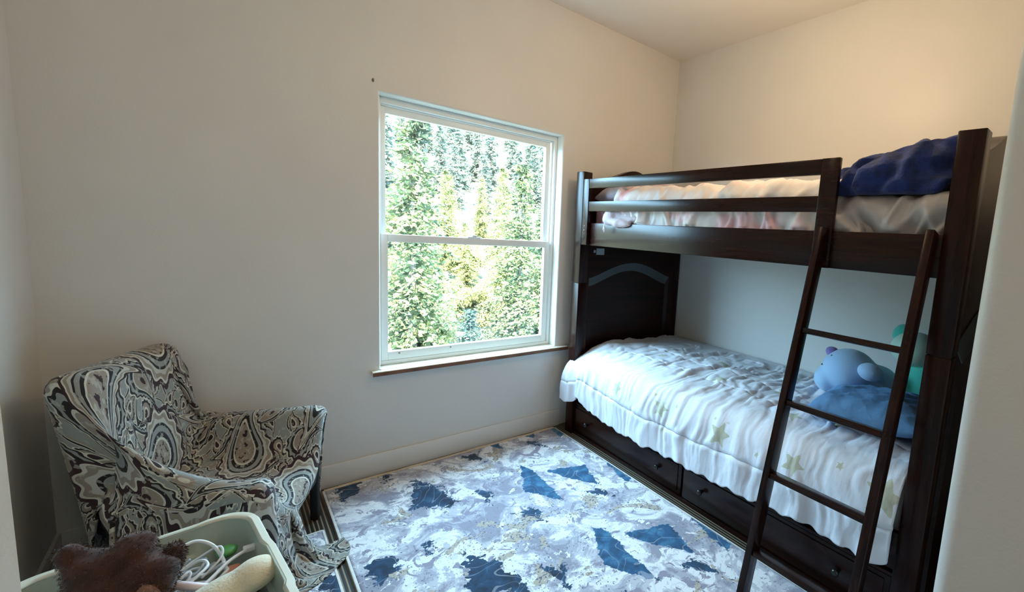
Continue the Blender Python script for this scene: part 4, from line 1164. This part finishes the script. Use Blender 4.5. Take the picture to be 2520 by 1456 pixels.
c2 = conifer_mesh('fir_crown', 6.0, 1.5, 46, 2, 'fir'); c3 = conifer_mesh('fir_crown', 6.0, 1.3, 30, 3, 'firfar', 0.22, 3); c4 = conifer_mesh('fir_crown', 6.0, 1.15, 28, 4, 'firfar', 0.22, 3)
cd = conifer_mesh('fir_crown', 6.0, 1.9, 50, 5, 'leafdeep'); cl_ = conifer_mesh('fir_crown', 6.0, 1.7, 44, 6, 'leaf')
t6 = trunk_mesh('fir_trunk', 6.0, 0.10)
s1 = shrub_mesh('shrub_crown', 2.6, 1.2, 9000, 1, 'leaf'); s2 = shrub_mesh('shrub_crown', 2.3, 1.3, 9000, 2, 'leaf'); st = stems_mesh(2.2, 1.0, 3)
TAKEN = []
def free(az, dist, r):
    x, y = dist * math.sin(math.radians(az)), dist * math.cos(math.radians(az))
    if any(math.hypot(x - a, y - b) < (r + q) for a, b, q in TAKEN): return False
    TAKEN.append((x, y, r)); return True
for az, dist, r, args, kw in (
    (16.3, 9.6, 1.2, (tall, tallt), dict(label='tall dark fir tree nearest the window along its left side', ztop=3.95, hh=7.0)),
    (22.8, 8.4, 0.9, (cd, t6), dict(label='low blue green fir at the bottom of the view outside', ztop=-0.1, hh=6.0)),
    (28.6, 13.0, 1.1, (c2, t6), dict(label='mid sized green fir standing toward the right of the window view', ztop=3.2, hh=6.0)),
    (31.3, 10.3, 1.0, (c2, t6), dict(label='green fir cut off by the right side of the window', ztop=1.9, hh=6.0, rz=2.0))):
    free(az, dist, r); plant('fir_tree', *args, az, dist, cat='tree', **kw)
rg = random.Random(11)
n = 0
for k in range(900):
    az = rg.uniform(12, 34.5); dist = rg.uniform(25, 64); sc = rg.uniform(0.5, 0.95)
    if n >= 50 or not free(az, dist, 1.25 * sc): continue
    n += 1; plant('fir_tree', rg.choice((c3, c4)), t6, az, dist, 'distant fir with painted-in pale haze on the sunlit hillside outside the window', 'tree', 'distant hillside firs', sc=sc, rz=rg.uniform(0, 6))
n = 0
for k in range(900):
    az = rg.uniform(12, 34.5); dist = rg.uniform(10.5, 24); sc = rg.uniform(0.45, 0.75)
    if n >= 19 or not free(az, dist, 1.35 * sc): continue
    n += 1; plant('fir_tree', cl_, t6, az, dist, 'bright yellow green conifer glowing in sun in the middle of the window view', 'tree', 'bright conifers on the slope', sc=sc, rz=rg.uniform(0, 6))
n = 0
for k in range(1500):
    az = rg.uniform(12, 34.5); dist = rg.uniform(6.5, 23); sc = rg.uniform(0.6, 1.0)
    if n >= 34 or not free(az, dist, 0.95 * sc): continue
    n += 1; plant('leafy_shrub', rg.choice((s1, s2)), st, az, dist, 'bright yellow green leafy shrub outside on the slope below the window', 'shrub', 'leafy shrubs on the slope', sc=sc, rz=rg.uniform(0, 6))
